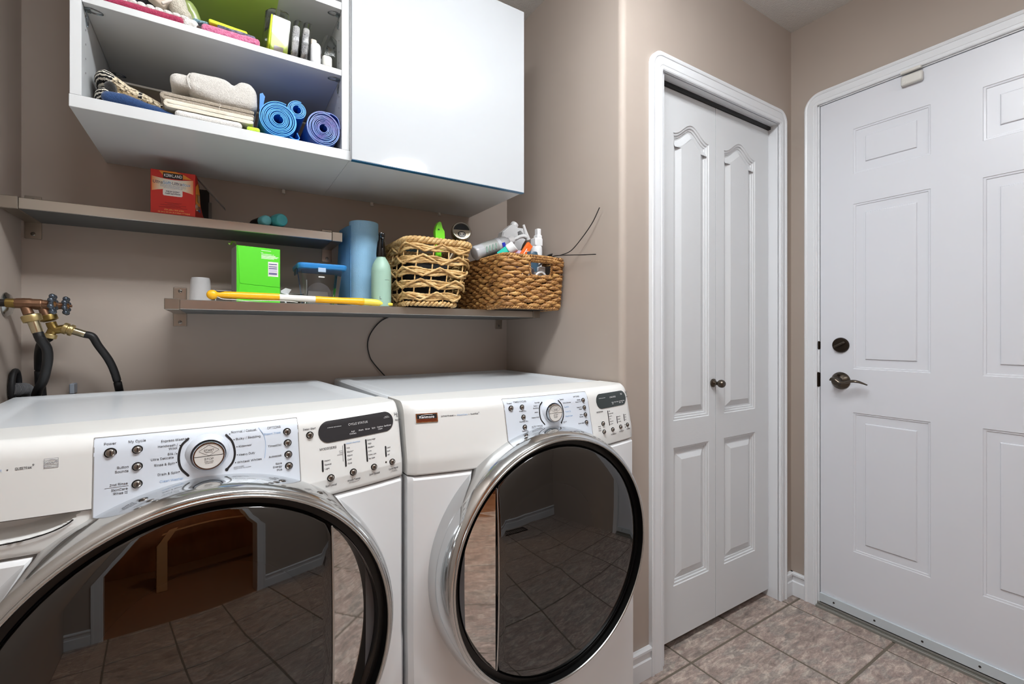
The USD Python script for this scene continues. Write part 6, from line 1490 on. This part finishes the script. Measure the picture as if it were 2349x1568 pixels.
solo('blue_strap', ext(Polygon([(0.0880, CB + 0.072), (0.0890, CB + 0.113), (0.0955, CB + 0.1165), (0.1010, CB + 0.108), (0.0965, CB + 0.080), (0.0930, CB + 0.060)]), 0.020, 'xzback', (0, CF + 0.03, 0)), roll_b, 'blue plastic tab standing up behind the large blue roll', 'strap')

# first shelf: mat, dusters, packs
maroon = cloth('terry_maroon', '#8d1c40', '#b23a5e')
mt_ = Thing('bath_mat', 'rolled bath mat of maroon terry with a fluffy white edge on the first shelf', 'mat', loc=(-0.14, 1.44, CS))
mt_.add('terry', pad(-0.2480, -0.0720, CF + 0.006, CF + 0.22, CS + 0.0003, CS + 0.0200, 0.009, 0.0018, 3, 0.0), maroon, smooth=True)
fl_m = cloth('fluffy_white', '#d3cfca', '#eeece8', 260, 1.0, 0.004)
for k in range(11):
    x = -0.236 + 0.0165 * k
    mt_.add('fluff', disp(rbox(x - 0.0098, x + 0.0098, CF + 0.010, CF + 0.21, CS + 0.014, CS + 0.0335 - 0.0006 * k, 0.0092, 14), 0.0016, 60, k, 0.007), fl_m, smooth=True)
mt_.add('fluff', pad(-0.0760, -0.0440, CF + 0.008, CF + 0.20, CS + 0.0003, CS + 0.0240, 0.0105, 0.002, 8), fl_m, smooth=True)
solo('dark_cloth', pad(-0.1780, -0.1220, CF + 0.05, CF + 0.20, CS + 0.0340, CS + 0.0800, 0.016, 0.004, 4), cloth('cloth_black', '#141014', '#241c24'), 'black cloth behind the white edge of the bath mat', 'cloth', smooth=True)
pk = Thing('paper_bag', 'beige paper bag lying on the bath mat', 'bag', loc=(-0.11, 1.40, CS + 0.03))
pk.add('bag', xf(rbox(-0.020, 0.020, 0, 0.10, -0.012, 0.012, 0.004), (-0.1230, CF + 0.020, CS + 0.0560), ry=34), mat('paper_beige', '#c6b8a8', 0.8), smooth=30)
pk.add('flap', xf(rbox(-0.012, 0.012, 0, 0.09, -0.003, 0.003, 0.002), (-0.1060, CF + 0.016, CS + 0.0500), ry=-38), mat('paper_pale', '#dcd3ca', 0.8), smooth=30)
solo('knitted_sock', blob([(-0.0900, CF + 0.035, CS + 0.0650), (-0.0820, CF + 0.035, CS + 0.0460), (-0.0690, CF + 0.030, CS + 0.0370)], [0.021, 0.019, 0.012], 6, 0.002), cloth('knit_cream', '#b9b2a2', '#d6d0c2', 300, 1.0, 0.004), 'cream knitted sock beside the beige paper bag', 'sock', smooth=True)
solo('olive_bag', disp(m3.Manifold.batch_hull([m3.Manifold.sphere(0.014, 18).translate((-0.0650, CF + 0.05, CS + 0.0720)), m3.Manifold.sphere(0.012, 18).translate((-0.0500, CF + 0.05, CS + 0.0420)), m3.Manifold.sphere(0.010, 18).translate((-0.0480, CF + 0.05, CS + 0.0200)), m3.Manifold.sphere(0.014, 18).translate((-0.0640, CF + 0.10, CS + 0.0200))]), 0.004, 40, 3, 0.007), mat('olive_film', '#8b9a5b', 0.3, coat=0.4), 'shiny olive green bag beside the knitted sock', 'bag', smooth=True)
solo('teal_duster', disp(rbox(-0.0560, -0.0230, CF + 0.02, CF + 0.16, CS + 0.0240, CS + 0.0330, 0.004, 12), 0.003, 60, 2, 0.006), cloth('duster_teal', '#34525c', '#8fb4c0', 300, 1.0, 0.004), 'teal and dark striped duster cloth beside the bath mat', 'cloth', smooth=True)
solo('brown_cloth', pad(-0.0480, -0.0370, CF + 0.010, CF + 0.12, CS + 0.0003, CS + 0.0120, 0.004, 0.001, 2), cloth('cloth_brown', '#3a2b26', '#4a3a33'), 'dark brown cloth squeezed beside the pink mop pad', 'cloth', smooth=True)
pinkm = cloth('chenille_pink', '#c95c86', '#e68cb0', 260, 1.0, 0.005, vs=120.0)
pp = Thing('mop_pad', 'pink chenille mop pad lying on the first shelf under a lime pad', 'mop pad', loc=(0.025, 1.42, CS))
pp.add('pad', pad(-0.0380, 0.0880, CF + 0.006, CF + 0.19, CS + 0.0003, CS + 0.0215, 0.008, 0.0018, 4, 0.0, 0.006, 70), pinkm, smooth=True)
lp = Thing('mop_pad', 'lime yellow mop pad with a dark fringe lying on the pink pad', 'mop pad', loc=(0.03, 1.42, CS + 0.021))
lp.add('fringe', pad(-0.0050, 0.0780, CF + 0.010, CF + 0.18, CS + 0.0205, CS + 0.0285, 0.003, 0.0013, 6, -0.02, 0.005, 90), cloth('fringe_dark', '#3b3a4a', '#8c86a0', 300, 1.0, 0.004, vs=150.0), smooth=True)
lp.add('lime_pad', pad(-0.0230, 0.0600, CF + 0.012, CF + 0.17, CS + 0.0280, CS + 0.0385, 0.004, 0.0012, 7, -0.06), mat('pad_lime', '#cfe233', 0.7), smooth=True)
film = pane('bag_film', (0.975, 0.98, 0.975), ior=1.22, rough=0.12)


def film_bag(x0, x1, y0, y1, z0, z1, top, seed, amp=0.004):
    """A thin clear bag: bottom outline drawn together into a peaked, crinkled top."""
    R = []
    for z, k in ((z0, 1.0), (z0 + (z1 - z0) * 0.5, 1.04), (z1, 1.0), (z1 + (top - z1) * 0.4, 0.86), (z1 + (top - z1) * 0.75, 0.55), (top, 0.18)):
        r = rr_ring((x0 + x1) / 2 + (0.004 if z > z1 else 0), (y0 + y1) / 2, (x1 - x0) / 2 * k, (y1 - y0) / 2 * (0.4 + 0.6 * k), min(x1 - x0, y1 - y0) / 2 * 0.5 * k, z, 10)
        R.append(r)
    v, f = strips(R, cap0=True)
    v = v + (np.stack([meshkit.fbm(v * 55, 2, seed + q) for q in range(3)], 1) - 0.5) * 2 * amp * np.array([0.6, 1, 1]) * np.clip((v[:, 2:] - z0) / 0.02, 0, 1)
    return v, f


lpk = Thing('cloth_pack', 'lime and white pack of cloths in a clear plastic bag on the first shelf', 'pack', loc=(0.130, 1.40, CS))
ge = {'g': ('geometry', {}), 's': ('separate_xyz', {}), 'v': ('math', {'math_type': 'multiply_add', 'value2': -0.9, 'value3': 2.02}), 'd': ('math', {'math_type': 'subtract'}), 'r': ('rgb_ramp', {'ramp': [(0.0, C('#c3dd4e')), (0.42, C('#d6e77c')), (0.55, C('#f2f3ec')), (1.0, C('#eef0ee'))]}), 'm': ('map_range', {'from_min': -0.06, 'from_max': 0.06}), 'p': ('principled_bsdf', {'roughness': 0.35})}
pack_m = usdkit.material(stage, '/World/Looks/pack_lime_white', ge, [('g.position', 's.vector'), ('s.x', 'v.value1'), ('s.z', 'd.value1'), ('v.value', 'd.value2'), ('d.value', 'm.value'), ('m.result', 'r.fac'), ('r.color', 'p.base_color')], surface='p.BSDF')
lpk.add('cloths', xf(rbox(-0.0215, 0.0215, 0, 0.120, 0, 0.0980, 0.003, 10), (0.1310, CF + 0.012, CS + 0.0010), ry=5), pack_m)
lpk.add('lime_edge', xf(bx(-0.0255, -0.0216, 0.002, 0.118, 0.001, 0.0980, 0.001), (0.1310, CF + 0.012, CS + 0.0010), ry=5), mat('pad_lime', '#cfe233', 0.7))
lpk.add('barcode', xf(ext(sbox(-0.012, 0.004, 0.010, 0.018), 0.0004, 'xz', (0, -0.0001, 0)), (0.1310, CF + 0.012, CS + 0.0010), ry=5), mat('print_lilac', '#cfc4dd', 0.5))
lpk.add('film', film_bag(0.1010, 0.1570, CF + 0.004, CF + 0.140, CS + 0.0005, CS + 0.104, CS + 0.130, 3), film, smooth=True)
mopg = mat('mop_grey', '#c9c7c6', 0.95, var='#77787c', vscale=45, vdetail=3, bump=1.0, bscale=300, bdist=0.005)
mopw = mat('mop_white', '#dcdad8', 0.95, var='#85868a', vscale=16, vdetail=2, bump=1.0, bscale=300, bdist=0.004)
for x0, x1, tp, m_, lb, sd in ((0.1625, 0.1805, CS + 0.095, mopw, 'white mop pad with grey bands in a clear bag, beside the lime pack', 3), (0.1865, 0.2040, CS + 0.098, mopg, 'grey speckled mop pad in a clear bag, left of the white bottle', 6)):
    T = Thing('bagged_mop_pad', lb, 'mop pad', loc=((x0 + x1) / 2, 1.40, CS))
    T.add('pad', xf(disp(rbox(-(x1 - x0) / 2, (x1 - x0) / 2, 0, 0.12, 0, tp - CS - 0.004, 0.0078, 16), 0.0016, 60, sd, 0.006), ((x0 + x1) / 2 - 0.003, CF + 0.010, CS + 0.0010), ry=5), m_, smooth=True)
    T.add('film', xf(film_bag(-(x1 - x0) / 2 - 0.001, (x1 - x0) / 2 + 0.001, CF + 0.005, CF + 0.138, 0.0005, tp - CS, tp - CS + 0.024, sd + 9, 0.002), ((x0 + x1) / 2 - 0.003, 0, CS + 0.0006), ry=5), film, smooth=True)
wb = Thing('white_bottle', 'plain white bottle with round shoulders at the right of the first shelf', 'bottle', loc=(0.225, 1.38, CS))
wb.add('bottle', xf(rbox(-0.0135, 0.0135, 0, 0.06, 0, 0.0640, 0.012, 20), (0.2240, CF + 0.010, CS + 0.0005)), whp, smooth=True)
wb.add('cap', rbox(0.2130, 0.2290, CF + 0.030, CF + 0.055, CS + 0.060, CS + 0.080, 0.004), mat('cap_beige', '#c9beaf', 0.4))
wf = Thing('clear_bag', 'clear plastic bag of white wipes against the right side of the first shelf', 'bag', loc=(0.262, 1.40, CS))
wf.add('wipes', rbox(0.2420, 0.2680, CF + 0.020, CF + 0.11, CS + 0.0008, CS + 0.0420, 0.008, 14), mat('wipes_white', '#d8d6d0', 0.8), smooth=True)
wf.add('film', film_bag(0.2390, 0.2780, CF + 0.006, CF + 0.140, CS + 0.0005, CS + 0.070, CS + 0.108, 21, 0.003), film, smooth=True)
solo('dark_tag', bx(0.2375, 0.2385, CF + 0.012, CF + 0.02, CS + 0.024, CS + 0.036), mat('tag_brown', '#4a3b30', 0.6), 'tiny dark tag on the clear bag of wipes', 'tag')
